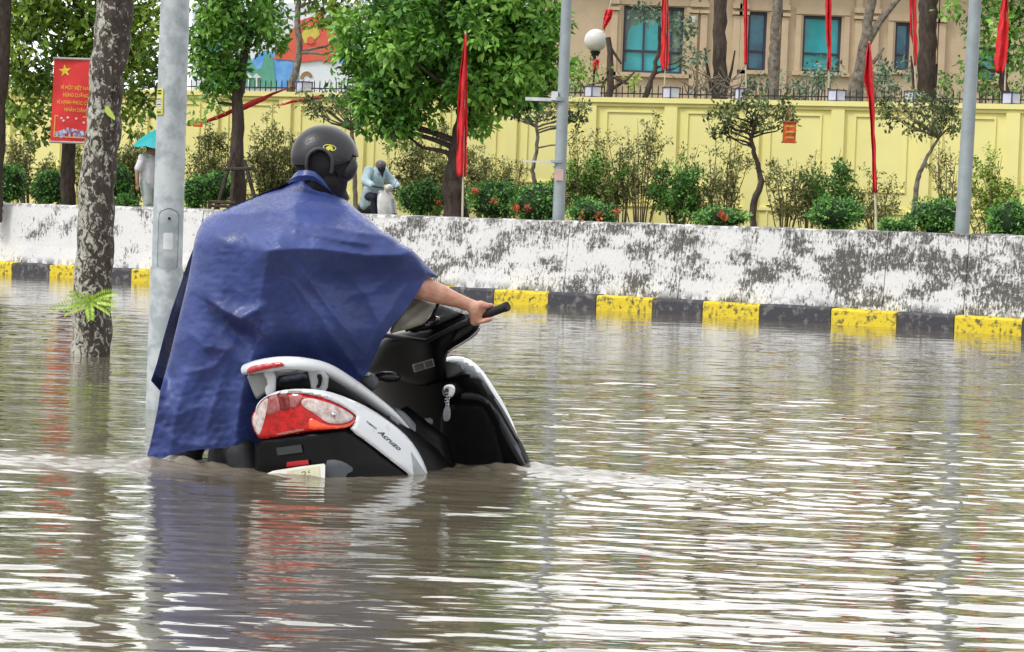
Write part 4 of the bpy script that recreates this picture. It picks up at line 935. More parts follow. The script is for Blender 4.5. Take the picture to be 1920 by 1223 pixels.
# ------------------------------------------------------------------ patch tool: an outline given its own depth surface and thickness
def chaikin(poly, it=1):
    for _ in range(it):
        q = []
        for i in range(len(poly)):
            a, b = poly[i], poly[(i + 1) % len(poly)]
            q += [(a[0] * .75 + b[0] * .25, a[1] * .75 + b[1] * .25), (a[0] * .25 + b[0] * .75, a[1] * .25 + b[1] * .75)]
        poly = q
    return poly
def resample(poly, sp):
    out = []
    for i in range(len(poly)):
        a, b = poly[i], poly[(i + 1) % len(poly)]; L = math.hypot(b[0] - a[0], b[1] - a[1]); k = max(1, round(L / sp))
        for j in range(k): out.append((a[0] + (b[0] - a[0]) * j / k, a[1] + (b[1] - a[1]) * j / k))
    return out
def segdist(X, Y, poly, closed=True):
    D = np.full(X.shape, 1e9); n = len(poly)
    for i in range(n if closed else n - 1):
        ax, ay = poly[i]; bx, by = poly[(i + 1) % n]; dx, dy = bx - ax, by - ay; L2 = dx * dx + dy * dy + 1e-12
        t = np.clip(((X - ax) * dx + (Y - ay) * dy) / L2, 0, 1); D = np.minimum(D, np.hypot(X - ax - t * dx, Y - ay - t * dy))
    return D
def inside(X, Y, poly):
    r = np.zeros(X.shape, bool); n = len(poly)
    for i in range(n):
        ax, ay = poly[i]; bx, by = poly[(i + 1) % n]
        c = ((ay > Y) != (by > Y)) & (X < (bx - ax) * (Y - ay) / ((by - ay) + 1e-12) + ax); r ^= c
    return r
def tri_px(poly, sp, smooth=1):
    if smooth: poly = chaikin(poly, smooth)
    bd = resample(poly, sp); xs = [p[0] for p in bd]; ys_2 = [p[1] for p in bd]
    gx, gy = np.meshgrid(np.arange(min(xs), max(xs), sp), np.arange(min(ys_2), max(ys_2), sp * .87)); gx = gx + (np.arange(gy.shape[0]) % 2)[:, None] * sp * .5
    ok = inside(gx, gy, bd) & (segdist(gx, gy, bd) > sp * .55); pts = bd + list(zip(gx[ok].tolist(), gy[ok].tolist())); nb = len(bd)
    r = delaunay_2d_cdt([Vector(p) for p in pts], [(i, (i + 1) % nb) for i in range(nb)], [], 1, 1e-6)
    return [(v.x, v.y) for v in r[0]], [tuple(f) for f in r[2]], bd
def patch(name, poly, depth, mat, parent, sp=6, smooth=1, thick=.012, round_=0, roundw=10, bulge=0, sh=True):
    """depth(px,py)->world Y distance. round_: metres the rim falls away from the viewer side; thick: body thickness"""
    vs, fs, bd = tri_px(poly, sp, smooth); X = np.array([v[0] for v in vs]); Y = np.array([v[1] for v in vs]); dist = segdist(X, Y, bd)
    off = np.zeros_like(X)
    if round_: t = np.clip(dist / roundw, 0, 1); off = round_ * (1 - np.sqrt(np.clip(1 - (1 - t) ** 2, 0, 1)))
    D = np.array([depth(x, y) for x, y in vs]) + off
    fr = [P(x, y, d) for (x, y), d in zip(vs, D)]; bk = [P(x, y, d) for (x, y), d in zip(vs, D - off + thick + (round_ if round_ else 0))]
    n = len(vs); F_ = [tuple(f) for f in fs] + [tuple(i + n for i in reversed(f)) for f in fs]
    cnt = {}
    for f in fs:
        for i in range(len(f)): e = (f[i], f[(i + 1) % len(f)]); cnt[e] = 1
    for e in list(cnt):
        if (e[1], e[0]) not in cnt: F_.append((e[1], e[0], e[0] + n, e[1] + n))
    m = MB(); m.add(fr + bk, F_); return m.build(name, mat, parent, smooth=sh)
# ------------------------------------------------------------------ the scooter
YAW = math.radians(43); LEAN = math.radians(15)
SF = V(math.sin(YAW), math.cos(YAW), 0); SR0 = V(math.cos(YAW), -math.sin(YAW), 0)
SR = SR0 * math.cos(LEAN) + V(0, 0, 1) * math.sin(LEAN); SU = V(0, 0, 1) * math.cos(LEAN) - SR0 * math.sin(LEAN)
SO = G(557, 892)
def loc(a, b, c): return SO + SF * a + SR * b + SU * c
def SD(a, b, c): return loc(a, b, c).y
def tolocal(p): q = p - SO; return q.dot(SF), q.dot(SR), q.dot(SU)
def tail_f(a, b, c):
    a2 = a - .16 * (c - .2); B = .185 * (1 - 1.6 * max(0, c - .24) ** 1.5) * (1 - .5 * max(0, .10 - c)); B *= 1 + .12 * max(0, min(1, a)) 
    return abs((.95 - a2) / .95) ** 2.7 + abs(b / B) ** 2.7 - 1 if a2 < .95 else abs(b / B) ** 2.7 - 1
def tail_d(px, py, lo=9.2, hi=11.0):
    best = (9e9, None); prev = None; n = 90
    for i in range(n + 1):
        d = lo + (hi - lo) * i / n; f = tail_f(*tolocal(P(px, py, d)))
        if f < best[0]: best = (f, d)
        if prev is not None and prev > 0 and f <= 0:
            a, b = lo + (hi - lo) * (i - 1) / n, d
            for _ in range(14):
                mid = (a + b) / 2
                if tail_f(*tolocal(P(px, py, mid))) > 0: a = mid
                else: b = mid
            return b
        prev = f
    return best[1]
_U = [-110, -75, -55, -30, 0, 30, 60, 85, 110, 145, 190, 245, 300]; _Dd = [.30, .155, .095, .045, .0, -.035, -.055, -.050, -.015, .055, .16, .30, .45]
def tail_s(px, py):
    c = (893 - py) / 440.; u = px - (557 - .27 * (893 - py)) ; u = u * (1 - .10 * c)
    i = max(0, min(len(_U) - 2, next((q for q in range(len(_U) - 1) if u < _U[q + 1]), len(_U) - 2)))
    def y(q): return _Dd[max(0, min(len(_Dd) - 1, q))]
    h = _U[i + 1] - _U[i]; t = (u - _U[i]) / h
    m0 = (y(i + 1) - y(i - 1)) / max(1e-6, (_U[min(i + 1, len(_U) - 1)] - _U[max(i - 1, 0)])) * h; m1 = (y(i + 2) - y(i)) / max(1e-6, (_U[min(i + 2, len(_U) - 1)] - _U[i])) * h
    v = (2 * t ** 3 - 3 * t * t + 1) * y(i) + (t ** 3 - 2 * t * t + t) * m0 + (-2 * t ** 3 + 3 * t * t) * y(i + 1) + (t ** 3 - t * t) * m1
    top = c + .0011 * max(0, u - 20)          # height above the local belt line
    return SO.y + v + .17 * c + 2.2 * max(0, top - .34) ** 2 - .02 + .25 * max(0, .05 - c)
_TC = {}
def tail(off=0):
    def fn(px, py):
        k = (round(px, 2), round(py, 2))
        if k not in _TC: _TC[k] = tail_s(px, py)
        return _TC[k] + off
    return fn
def plane_d(a0, rake=0, curve=0, off=0):
    """depth of a surface across the bike at local a = a0 - rake*c + curve*b^2"""
    def fn(px, py):
        lo, hi = 9.4, 12.0
        def g(d):
            a, b, c = tolocal(P(px, py, d)); return a - (a0 - rake * c + curve * b * b)
        for _ in range(26):
            mid = (lo + hi) / 2
            if g(mid) > 0: hi = mid
            else: lo = mid
        return lo + off
    return fn
def build_scooter():
    root = empty('motor_scooter', V(SO.x + .4, SO.y + .4, -.46), 'white and black motor scooter leaning left and half sunk in brown floodwater', 'scooter')
    W, K = M_['white'], M_['black']
    # hidden core so that the body is solid from other sides
    m = MB(); N = 24; vs = []; fs = []; lev = [(-.05, .92), (.10, .95), (.22, .93), (.30, .86), (.36, .70), (.40, .45)]
    for c, sck in lev:
        for i in range(N):
            q = 2 * math.pi * i / N; ca, sa = math.cos(q), math.sin(q)
            a = .5 - .46 * (abs(ca) ** .75) * (1 if ca > 0 else -1) * sck + .16 * (c - .2); b = .155 * (abs(sa) ** .75) * (1 if sa > 0 else -1) * sck
            cc = c - max(0, a - .15) * .50
            vs.append(loc(a + .015, b, cc))
    for j in range(len(lev) - 1):
        for i in range(N): q = j * N + i; r = j * N + (i + 1) % N; fs.append((q, r, r + N, q + N))
    fs.append(tuple((len(lev) - 1) * N + i for i in range(N))); m.add(vs, fs)
    m.build('under_body', K, root, smooth=True)
    # rear lower black cover
    z7 = lambda X, Y: (450 + X / 4.892, 660 + Y / 4.892)
    lowb = [(150, 800), (400, 765), (700, 725), (1000, 700), (1130, 790), (1300, 930), (1600, 1140), (1700, 1260), (1000, 1260), (900, 1200), (200, 1260), (140, 1180), (125, 950)]
    patch('rear_cover', [z7(*p) for p in lowb], tail(.004), K, root, sp=6, thick=.03, round_=.02, roundw=8)
    patch('reflector', [z7(*p) for p in ((430, 1012), (520, 1000), (625, 990), (630, 1030), (520, 1045), (425, 1055))], tail(-.012), pm('reflector_dark', (.45, .01, .02), .3), root, sp=3, thick=.02, smooth=0)
    patch('cover_badge', [z7(*p) for p in ((330, 880), (560, 850), (575, 920), (345, 950))], tail(-.004), pm('badge_dark', (.03, .032, .035), .5), root, sp=5, thick=.01, smooth=0)
    # rear fender, greyish, under the cover
    patch('rear_fender', [z7(*p) for p in ((780, 1000), (850, 985), (950, 1005), (1060, 1080), (960, 1130), (950, 1300), (770, 1300))], tail(-.006), pm('fender_grey', (.10, .11, .13), .4), root, sp=5, thick=.02)
    # white side panel with the rim above the lamp
    side = [(140, 560), (150, 490), (200, 430), (300, 370), (450, 340), (640, 338), (800, 356), (1000, 425), (1200, 520), (1430, 680), (1560, 800), (1660, 950), (1725, 1110), (1745, 1250), (1720, 1300), (1640, 1260), (1560, 1130), (1400, 1010), (1200, 850), (1000, 712),
            (1040, 670), (1070, 600), (1060, 575), (950, 500), (800, 430), (600, 384), (430, 376), (280, 396), (200, 440), (160, 500)]
    patch('side_panel', [z7(*p) for p in side], tail(-.016), W, root, sp=4, thick=.028, round_=.012, roundw=6)
    patch('panel_insert', [z7(*p) for p in ((1565, 905), (1600, 960), (1680, 1080), (1720, 1130), (1730, 1250), (1600, 1250), (1590, 1050))], tail(-.022), pm('insert_grey', (.36, .39, .38), .35), root, sp=4, thick=.02, round_=.004, roundw=4)
    # lamp
    lamp = [(100, 600), (130, 545), (165, 495), (205, 440), (280, 396), (430, 377), (600, 385), (800, 431), (950, 501), (1075, 592), (1060, 645), (985, 703), (830, 716), (590, 736), (400, 771), (200, 806), (165, 790), (112, 690)]
    lensr = pm('lens_red', (.56, .012, .008), .2, (.30, .004, .005), 34, (.38, .62), bump=.0016, bscale=110, spec=.35, coat=.15)
    lenso = pm('lens_orange', (.85, .10, .02), .15, (.75, .05, .01), 30, coat=.6); lensd = pm('lens_dark_red', (.14, .008, .01), .15, (.20, .01, .01), 30, coat=.6)
    lensc = pm('lens_clear', (.74, .66, .62), .12, (.38, .25, .24), 26, (.36, .64), bump=.002, bscale=40, coat=.6); lensp = pm('lens_pink', (.42, .13, .12), .15, (.25, .06, .06), 50, (.35, .6), coat=.8)
    L = patch('tail_lamp', [z7(*p) for p in lamp], tail(-.012), lensr, root, sp=4, thick=.03, round_=.014, roundw=8)
    sub = [('clear_lens', [(108, 610), (140, 545), (200, 455), (245, 420), (262, 440), (240, 560), (205, 700), (170, 778), (120, 690)], lensc),
           ('pink_lens', [(250, 424), (300, 398), (345, 392), (372, 540), (330, 555), (238, 585)], lensp),
           ('dark_lens', [(345, 395), (380, 384), (435, 383), (448, 470), (458, 530), (380, 545), (365, 480)], lensd),
           ('pink_lens', [(440, 385), (560, 388), (575, 420), (545, 470), (520, 510), (462, 520), (450, 460)], lensp),
           ('clear_lens', [(570, 430), (640, 420), (760, 450), (900, 500), (1040, 580), (1035, 620), (960, 655), (860, 662), (780, 640), (700, 575), (600, 515), (560, 480)], lensc),
           ('orange_lens', [(640, 600), (740, 650), (860, 682), (990, 665), (1055, 615), (1050, 645), (985, 695), (830, 706), (640, 718), (625, 660)], lenso),
           ('bottom_strip', [(330, 745), (590, 702), (590, 722), (340, 768)], pm('lens_strip', (.40, .12, .10), .2, coat=.5))]
    for nme, pl, mt in sub: patch(nme, [z7(*p) for p in pl], tail(-.018), mt, L, sp=3.5, thick=.012, round_=.004, roundw=4)
    bd = MB(); c = P(*z7(860, 575), tail_s(*z7(860, 575)) - .024); bd.ell(c, .012, nu=10, nv=8); bd.build('bulb', M_['chrome'], L, smooth=True)
    # script on the side panel
    def on_side(x0, y0, x1, y1, h):
        ux, uy = x1 - x0, y1 - y0; Ln = math.hypot(ux, uy); nx, ny = uy / Ln, -ux / Ln
        def fn(u, v): px = x0 + ux * u + nx * v * h; py = y0 + uy * u + ny * v * h; return P(px, py, tail_s(px, py) - .0195)
        return fn
    ink = pm('decal_black', (.02, .02, .022), .4)
    a, b_ = z7(1262, 738), z7(1462, 908); text_obj('model_script', 'Acruzo', 1, on_side(*a, *b_, 11.5), ink, root, shear=.35, width=1.0, bold=.02)
    a, b_ = z7(1155, 640), z7(1252, 712); text_obj('maker_script', 'YAMAHA', 1, on_side(*a, *b_, 4.2), ink, root, width=1.0, bold=.03)
    # number plate
    pp = lambda px, py: SO.y - .055 - .0009 * (px - 557)
    pl = patch('number_plate', [z7(*p) for p in ((240, 1120), (300, 1092), (560, 1050), (770, 1025), (782, 1040), (778, 1180), (240, 1230))], lambda x, y: pp(x, y), pm('plate_white', (.85, .84, .80), .45, (.78, .76, .68), 14), root, sp=4, smooth=0, thick=.004)
    patch('plate_patch', [z7(*p) for p in ((430, 1095), (730, 1048), (735, 1180), (430, 1190))], lambda x, y: pp(x, y) - .002, pm('plate_yellow', (.74, .72, .52), .5), pl, sp=6, smooth=0, thick=.001)
    d0 = z7(560, 1150), z7(700, 1128)
    text_obj('plate_number', '29', 1, lambda u, v: P(d0[0][0] + (d0[1][0] - d0[0][0]) * u * .8, d0[0][1] + (d0[1][1] - d0[0][1]) * u - v * 15, pp(d0[0][0] + 20 * u, 0) - .004), pm('plate_ink', (.25, .25, .15), .6), pl, width=1.0)
    # grab rail: swept bar around the tail
    rail = [(463, 692, .00, -.11, .050), (480, 688, -.03, -.06, .058), (505, 684, -.03, .02, .062), (535, 681, -.01, .07, .060), (572, 683, .06, .12, .058), (613, 693, .18, .145, .058), (655, 718, .33, .15, .058), (695, 747, .48, .15, .054), (733, 778, .60, .145, .046), (757, 805, .69, .13, .030)]
    cs = []; 
    for i, (x, y, a, b, h) in enumerate(rail): cs.append((P(x, y, SD(a, b, .45 - max(0, a) * .4)), h))
    # catmull-rom resample
    def cr(ps, k=6):
        out = []
        for i in range(len(ps) - 1):
            p0, p1, p2, p3_ = ps[max(i - 1, 0)], ps[i], ps[i + 1], ps[min(i + 2, len(ps) - 1)]
            for j in range(k):
                t = j / k; q = []
                for z in range(4):
                    A = [list(p[0]) + [p[1]] for p in (p0, p1, p2, p3_)]
                    q.append(.5 * (2 * A[1][z] + (A[2][z] - A[0][z]) * t + (2 * A[0][z] - 5 * A[1][z] + 4 * A[2][z] - A[3][z]) * t * t + (3 * A[1][z] - A[0][z] - 3 * A[2][z] + A[3][z]) * t ** 3))
                out.append((Vector(q[:3]), q[3]))
        out.append(ps[-1]); return out
    sp_ = cr(cs); vs = []; fs = []; n = 16
    ctr = loc(.4, 0, .4)
    for i, (p, h) in enumerate(sp_):
        tdir = (sp_[min(i + 1, len(sp_) - 1)][0] - sp_[max(i - 1, 0)][0]).normalized(); up = (SU - tdir * SU.dot(tdir)).normalized(); ou = tdir.cross(up)
        if ou.dot(p - ctr) < 0: ou = -ou
        for k_ in range(n):
            q = 2 * math.pi * k_ / n; cq, sq = math.cos(q), math.sin(q)
            # flat topped, canted section
            u_ = h * .5 * (abs(cq) ** .7) * (1 if cq > 0 else -1); o_ = .030 * (abs(sq) ** .8) * (1 if sq > 0 else -1) - (.012 if cq > 0 else -.004) * abs(cq)
            vs.append(p + up * u_ + ou * o_)
    for i in range(len(sp_) - 1):
        for k_ in range(n): q = i * n + k_; r = i * n + (k_ + 1) % n; fs.append((q, r, r + n, q + n))
    fs.append(tuple(range(n))); fs.append(tuple((len(sp_) - 1) * n + i for i in range(n)))
    m = MB(); m.add(vs, fs); rl = m.build('grab_rail', W, root, smooth=True)
    patch('reflector', [z7(*p) for p in ((60, 195), (68, 155), (110, 128), (250, 105), (370, 92), (405, 112), (400, 132), (300, 150), (190, 172), (90, 200))], lambda x, y: SD(-.070, 0, .45) - .026 + (x - 490) / 430 * -.30, pm('reflector_red', (.55, .02, .03), .2, (.40, .01, .02), 60, coat=.8), rl, sp=3, thick=.03, round_=.006, roundw=3)
    # left branch of the rail and the bridge beneath, struts
    lb = pm('rail_inner_grey', (.34, .36, .36), .4)
    patch('rail_bridge', [z7(*p) for p in ((50, 208), (190, 180), (300, 170), (610, 168), (640, 178), (480, 205), (320, 226), (318, 370), (240, 378), (160, 445), (130, 400), (85, 290))], lambda x, y: SD(.02, -.08, .42) + (x - 470) / 430 * -.35 + (y - 700) * .0006, lb, rl, sp=4, thick=.03, round_=.012, roundw=5, smooth=1)
    patch('strut', [z7(*p) for p in ((200, 170), (335, 170), (325, 410), (245, 415), (225, 330), (262, 290))], lambda x, y: SD(.0, -.04, .40) - .01, W, rl, sp=3.5, thick=.02, round_=.006, roundw=4)
    patch('strut', [z7(*p) for p in ((610, 150), (820, 180), (800, 375), (700, 370), (655, 360), (640, 250))], lambda x, y: SD(.06, .12, .42) + .004, lb, rl, sp=3.5, thick=.02, round_=.006, roundw=4)
    patch('strut', [z7(*p) for p in ((700, 200), (760, 210), (740, 330), (690, 330), (722, 280))], lambda x, y: SD(.06, .12, .42) - .012, K, rl, sp=3.5, thick=.02, round_=.006, roundw=4)
    patch('strut', [z7(*p) for p in ((1370, 570), (1430, 600), (1470, 650), (1440, 695), (1350, 635), (1365, 600))], lambda x, y: SD(.56, .15, .2) - .01, M_['silverp'], rl, sp=3.5, thick=.03, round_=.006, roundw=4)
    # seat and the dark well below the rail
    patch('seat', [z7(*p) for p in ((320, 230), (480, 205), (620, 180), (800, 210), (1000, 330), (1200, 470), (1400, 610), (1480, 700), (1380, 690), (1230, 600), (1000, 470), (800, 380), (600, 350), (340, 370))], lambda x, y: SD(.16, -.02, .4) + max(0, x - 560) * .00155, M_['blackr'], root, sp=6, thick=.14, round_=.02, roundw=10)
    patch('seat_pad', [z7(*p) for p in ((360, 235), (480, 205), (600, 185), (620, 240), (610, 262), (380, 300))], lambda x, y: SD(.13, -.02, .42), pm('seat_trim', (.09, .10, .13), .4), root, sp=5, thick=.05, round_=.012, roundw=6)
    patch('seat_edge', [z7(*p) for p in ((1380, 500), (1480, 530), (1580, 620), (1660, 740), (1705, 850), (1695, 885), (1640, 850), (1560, 770), (1450, 690), (1460, 640), (1430, 560))], lambda x, y: SD(.72, .10, .12) + (x - 740) * .0016, pm('seat_grey', (.20, .22, .25), .3, (.12, .13, .15), 7), root, sp=4, thick=.06, round_=.02, roundw=9)
    # ---- front: inner leg shield
    z = lambda X, Y: (640 + X / 3.058, 500 + Y / 3.058)
    shield_d = plane_d(1.02, .30, .55)
    sh_ = [(100, 640), (200, 590), (600, 640), (640, 635), (700, 600), (790, 622), (862, 715), (945, 840), (1005, 960), (1065, 1070), (1100, 1170), (1120, 1260), (1000, 1290), (500, 1290), (440, 1250), (420, 1100), (300, 900), (200, 780), (100, 700)]
    patch('leg_shield', [z(*p) for p in sh_], lambda x, y: shield_d(x, y), K, root, sp=7, thick=.07, round_=.045, roundw=16)
    patch('glove_box', [z(*p) for p in ((590, 790), (780, 783), (830, 810), (870, 880), (900, 970), (925, 1060), (960, 1230), (560, 1250), (560, 900))], lambda x, y: shield_d(x, y) - .016, pm('glove_box_black', (.007, .007, .008), .6, (.004, .004, .005), 30, bump=.0006, bscale=500, spec=.2), root, sp=6, thick=.02, round_=.02, roundw=9)
    patch('shield_rib', [z(*p) for p in ((640, 715), (780, 720), (850, 760), (905, 830), (980, 960), (1040, 1080), (1075, 1165), (1035, 1165), (950, 1020), (915, 960), (880, 850), (820, 785), (760, 765), (650, 765))], lambda x, y: shield_d(x, y) - .022, pm('rib_grey', (.05, .052, .06), .36), root, sp=5, thick=.04, round_=.03, roundw=9)
    knb = P(*z(508, 890), shield_d(*z(508, 890)) - .14); m = MB(); m.tube([knb, knb - SF * .035], [.019, .016], 16); m.build('hook_knob', M_['silverp'], root, smooth=True)
    cb = MB(); cb.tube([P(*z(300, 900), SD(.9, 0, .1)), P(*z(480, 1060), SD(.85, 0, .0)), P(*z(500, 1250), SD(.8, 0, -.1))], [.10, .12, .14], 16); cb.build('centre_tunnel', K, root, smooth=True)
    # ignition lock and keys
    kd = shield_d(*z(615, 720)) - .06
    m = MB(); kc = P(*z(622, 715), kd); m.tube([kc + SF * .05, kc - SF * .012], [.040, .037], 20); ig = m.build('ignition_lock', K, root, smooth=True)
    m = MB(); m.tube([kc - SF * .012, kc - SF * .026], [.024, .022], 16); m.build('lock_barrel', M_['chrome'], ig, smooth=True)
    patch('key', [z(*p) for p in ((585, 690), (610, 675), (645, 678), (655, 710), (640, 745), (625, 750), (612, 735), (618, 700), (600, 695), (590, 712))], lambda x, y: kd - .05, M_['chrome'], ig, sp=3, thick=.004, round_=.0015, roundw=2)
    patch('key', [z(*p) for p in ((604, 752), (620, 752), (618, 800), (628, 830), (622, 885), (585, 888), (583, 830), (598, 800))], lambda x, y: kd - .046, M_['silverp'], ig, sp=3, thick=.004, round_=.0015, roundw=2)
    m = MB()
    for i in range(4): c = P(*z(606 + 5 * math.sin(i * 2), 735 + i * 17), kd - .05); m.tube([c + V(math.cos(t) * .008, .004 * math.sin(t * 2), math.sin(t) * .009) for t in np.linspace(0, 6.28, 11)], .0022, 5)
    m.build('key_chain', M_['chrome'], ig, smooth=True)
    patch('key_fob', [z(*p) for p in ((598, 843), (612, 843), (610, 876), (597, 876))], lambda x, y: kd - .056, pm('fob_grey', (.25, .25, .26), .5), ig, sp=3, smooth=0, thick=.004)
    # front outer cowl, white, seen past the leg shield
    cw = [(550, 545), (612, 512), (725, 520), (806, 590), (872, 688), (933, 785), (988, 903), (1010, 965), (1032, 1040), (1020, 1100), (960, 1150), (700, 1200), (600, 1000), (560, 750)]
    patch('front_cowl', [z(*p) for p in cw], lambda x, y: plane_d(1.17, .30, -.1)(x, y) , W, root, sp=7, thick=.10, round_=.06, roundw=18)
    patch('cowl_cheek', [z(*p) for p in ((575, 550), (620, 535), (685, 545), (725, 590), (660, 630), (600, 660), (575, 665))], lambda x, y: plane_d(1.08, .30)(x, y), pm('cheek_grey', (.33, .35, .34), .4), root, sp=5, thick=.04, round_=.02, roundw=8)
    # handlebar cover
    hd = plane_d(1.04, .30, .35, 0)
    hc = [(220, 420), (300, 388), (400, 368), (520, 345), (620, 305), (705, 262), (750, 270), (795, 335), (800, 355), (770, 400), (690, 450), (612, 492), (600, 540), (605, 640), (580, 660), (500, 690), (420, 690), (300, 640), (160, 620), (120, 640), (130, 560)]
    hb = patch('handlebar_cover', [z(*p) for p in hc], lambda x, y: hd(x, y) - .07 - .06 * math.exp(-((x - 815) / 34) ** 2 - ((y - 660) / 50) ** 2), K, root, sp=5, thick=.10, round_=.07, roundw=22)
    hf = lambda x, y: hd(x, y) - .07 - .06 * math.exp(-((x - 815) / 34) ** 2 - ((y - 660) / 50) ** 2)
    # sticker with two cells: rim and two dark cells
    stk = [z(*p) for p in ((405, 562), (525, 527), (536, 572), (418, 607))]
    s_ = patch('warning_sticker', stk, lambda x, y: hf(x, y) - .004, pm('sticker_rim', (.42, .44, .45), .4), hb, sp=4, smooth=0, thick=.003)
    for pl in (((413, 567), (468, 551), (478, 586), (423, 600)), ((476, 549), (520, 536), (528, 569), (485, 582))):
        patch('sticker_cell', [z(*p) for p in pl], lambda x, y: hf(x, y) - .006, pm('sticker_dark', (.05, .055, .06), .4, (.12, .12, .13), 60), s_, sp=4, smooth=0, thick=.002)
    pts = [P(*z(X, Y), hf(*z(X, Y)) + .0) for X, Y in ((612, 488), (650, 462), (700, 432), (740, 405), (778, 372), (792, 348))]
    m = MB(); m.tube(pts, [.004, .006, .007, .007, .006, .003], 8); m.build('chrome_trim', M_['chrome'], hb, smooth=True)
    patch('inner_recess', [z(*p) for p in ((640, 380), (700, 325), (760, 320), (765, 350), (700, 400), (630, 440))], lambda x, y: hf(x, y) - .008, pm('recess_black', (.006, .006, .006), .25), hb, sp=4, thick=.01, round_=.006, roundw=5)
    # top of the instrument cowl, silver grey, and a mirror stub
    patch('instrument_cowl', [z(*p) for p in ((380, 352), (470, 330), (500, 280), (545, 215), (600, 208), (700, 255), (690, 275), (600, 318), (520, 350), (400, 372))], lambda x, y: hd(x, y) - .055, M_['silverp'], root, sp=5, thick=.08, round_=.03, roundw=12)
    patch('mirror_stub', [z(*p) for p in ((478, 320), (510, 283), (568, 285), (560, 310), (520, 345), (470, 340))], lambda x, y: hd(x, y) - .10, M_['chrome'], root, sp=4, thick=.03, round_=.012, roundw=5)
    m = MB(); m.tube([P(*z(X, Y), hd(*z(X, Y)) - .085) for X, Y in ((372, 365), (430, 350), (480, 332), (520, 290), (548, 225), (560, 205))], .008, 8); m.build('cable', M_['blackr'], root, smooth=True)
    # brake lever / footpeg piece beside the seat
    patch('seat_nose', [z(*p) for p in ((90, 650), (140, 605), (180, 610), (222, 650), (205, 700), (170, 720), (130, 690))], lambda x, y: SD(.62, .02, .33), pm('nose_grey', (.14, .15, .17), .3), root, sp=4, thick=.06, round_=.025, roundw=9)
    patch('seat_nose_tip', [z(*p) for p in ((128, 618), (150, 600), (170, 612), (160, 628), (132, 626))], lambda x, y: SD(.60, .02, .36), W, root, sp=3, thick=.02, round_=.006, roundw=3)
    patch('seat_front', [z(*p) for p in ((170, 640), (220, 600), (320, 600), (350, 640), (300, 670), (230, 665))], lambda x, y: SD(.72, .02, .33), pm('seat_vinyl', (.02, .02, .022), .25, bump=.002, bscale=40), root, sp=4, thick=.06, round_=.025, roundw=9)
    # grips and bar
    g0 = P(905, 592, 10.17); g1 = P(950, 575, 10.10); gd = (g1 - g0).normalized()
    m = MB(); m.tube([g0 - gd * .07, g1 - gd * .008, g1], [.0185, .0195, .017], 20); m.tube([g1 - gd * .012, g1 + gd * .006], [.0215, .0205], 20); rg = m.build('grip', M_['blackr'], root, smooth=True)
    gl0 = P(800, 640, 10.55); left_end = g0 - SR0 * .70 + V(0, 0, -.12)
    m = MB(); m.tube([g0 - gd * .06, P(868, 606, 10.2), P(800, 640, 10.35), left_end + SR0 * .12, left_end], .011, 10); m.build('handlebar', M_['iron'], root, smooth=True)
    m = MB(); m.tube([left_end - SR0 * .05, left_end + SR0 * .08], .019, 16); m.build('grip', M_['blackr'], root, smooth=True)
    # wheels under water
    for a in (.12, 1.30):
        c = loc(a, 0, -.28); wr = empty('wheel', c, None, None); wr.parent = root; wr.location = c - root.location
        m = MB(); pts = [c + SF * (.21 * math.cos(t)) + SU * (.21 * math.sin(t)) for t in np.linspace(0, 2 * math.pi, 25)]; m.tube(pts, .045, 10, cap=False); o = m.build('tyre', M_['blackr'], None, smooth=True)
        o.data.transform(Matrix.Translation(-c)); o.parent = wr
        m = MB(); m.tube([c - SR * .03, c + SR * .03], [.17, .17], 20); o = m.build('rim', M_['silverp'], None, smooth=True); o.data.transform(Matrix.Translation(-c)); o.parent = wr
    return g0, g1, gd, left_end
G0, G1, GD, LEFT_END = build_scooter()
# ------------------------------------------------------------------ bodies: limbs merged into one continuous skin
def body_mesh(name, segs, voxel, mat, parent, blobs=(), smooth_it=3):
    m = MB()
    for pts, rad in segs:
        pts = [Vector(p) for p in pts]; m.tube(pts, rad, 14)
        for p, r in ((pts[0], rad[0]), (pts[-1], rad[-1])): m.ell(p, r * .995, nu=12, nv=8)
        for p, r in zip(pts[1:-1], rad[1:-1]): m.ell(p, r * .99, nu=12, nv=8)
    for b in blobs: m.ell(b[0], b[1], b[2] if len(b) > 2 else None, nu=18, nv=12)
    me = bpy.data.meshes.new(name + '_src'); me.from_pydata(m.v, [], m.f); bm = bmesh.new(); bm.from_mesh(me); bmesh.ops.recalc_face_normals(bm, faces=bm.faces); bm.to_mesh(me); bm.free()
    o = bpy.data.objects.new('tmp', me); COL.objects.link(o)
    r = o.modifiers.new('r', 'REMESH'); r.mode = 'VOXEL'; r.voxel_size = voxel
    s = o.modifiers.new('s', 'SMOOTH'); s.iterations = smooth_it; s.factor = .5
    bpy.context.view_layer.update(); m2 = bpy.data.meshes.new_from_object(o.evaluated_get(bpy.context.evaluated_depsgraph_get())); bpy.data.objects.remove(o); bpy.data.meshes.remove(me)
    m2.name = name; return link(name, m2, mat, parent, True)
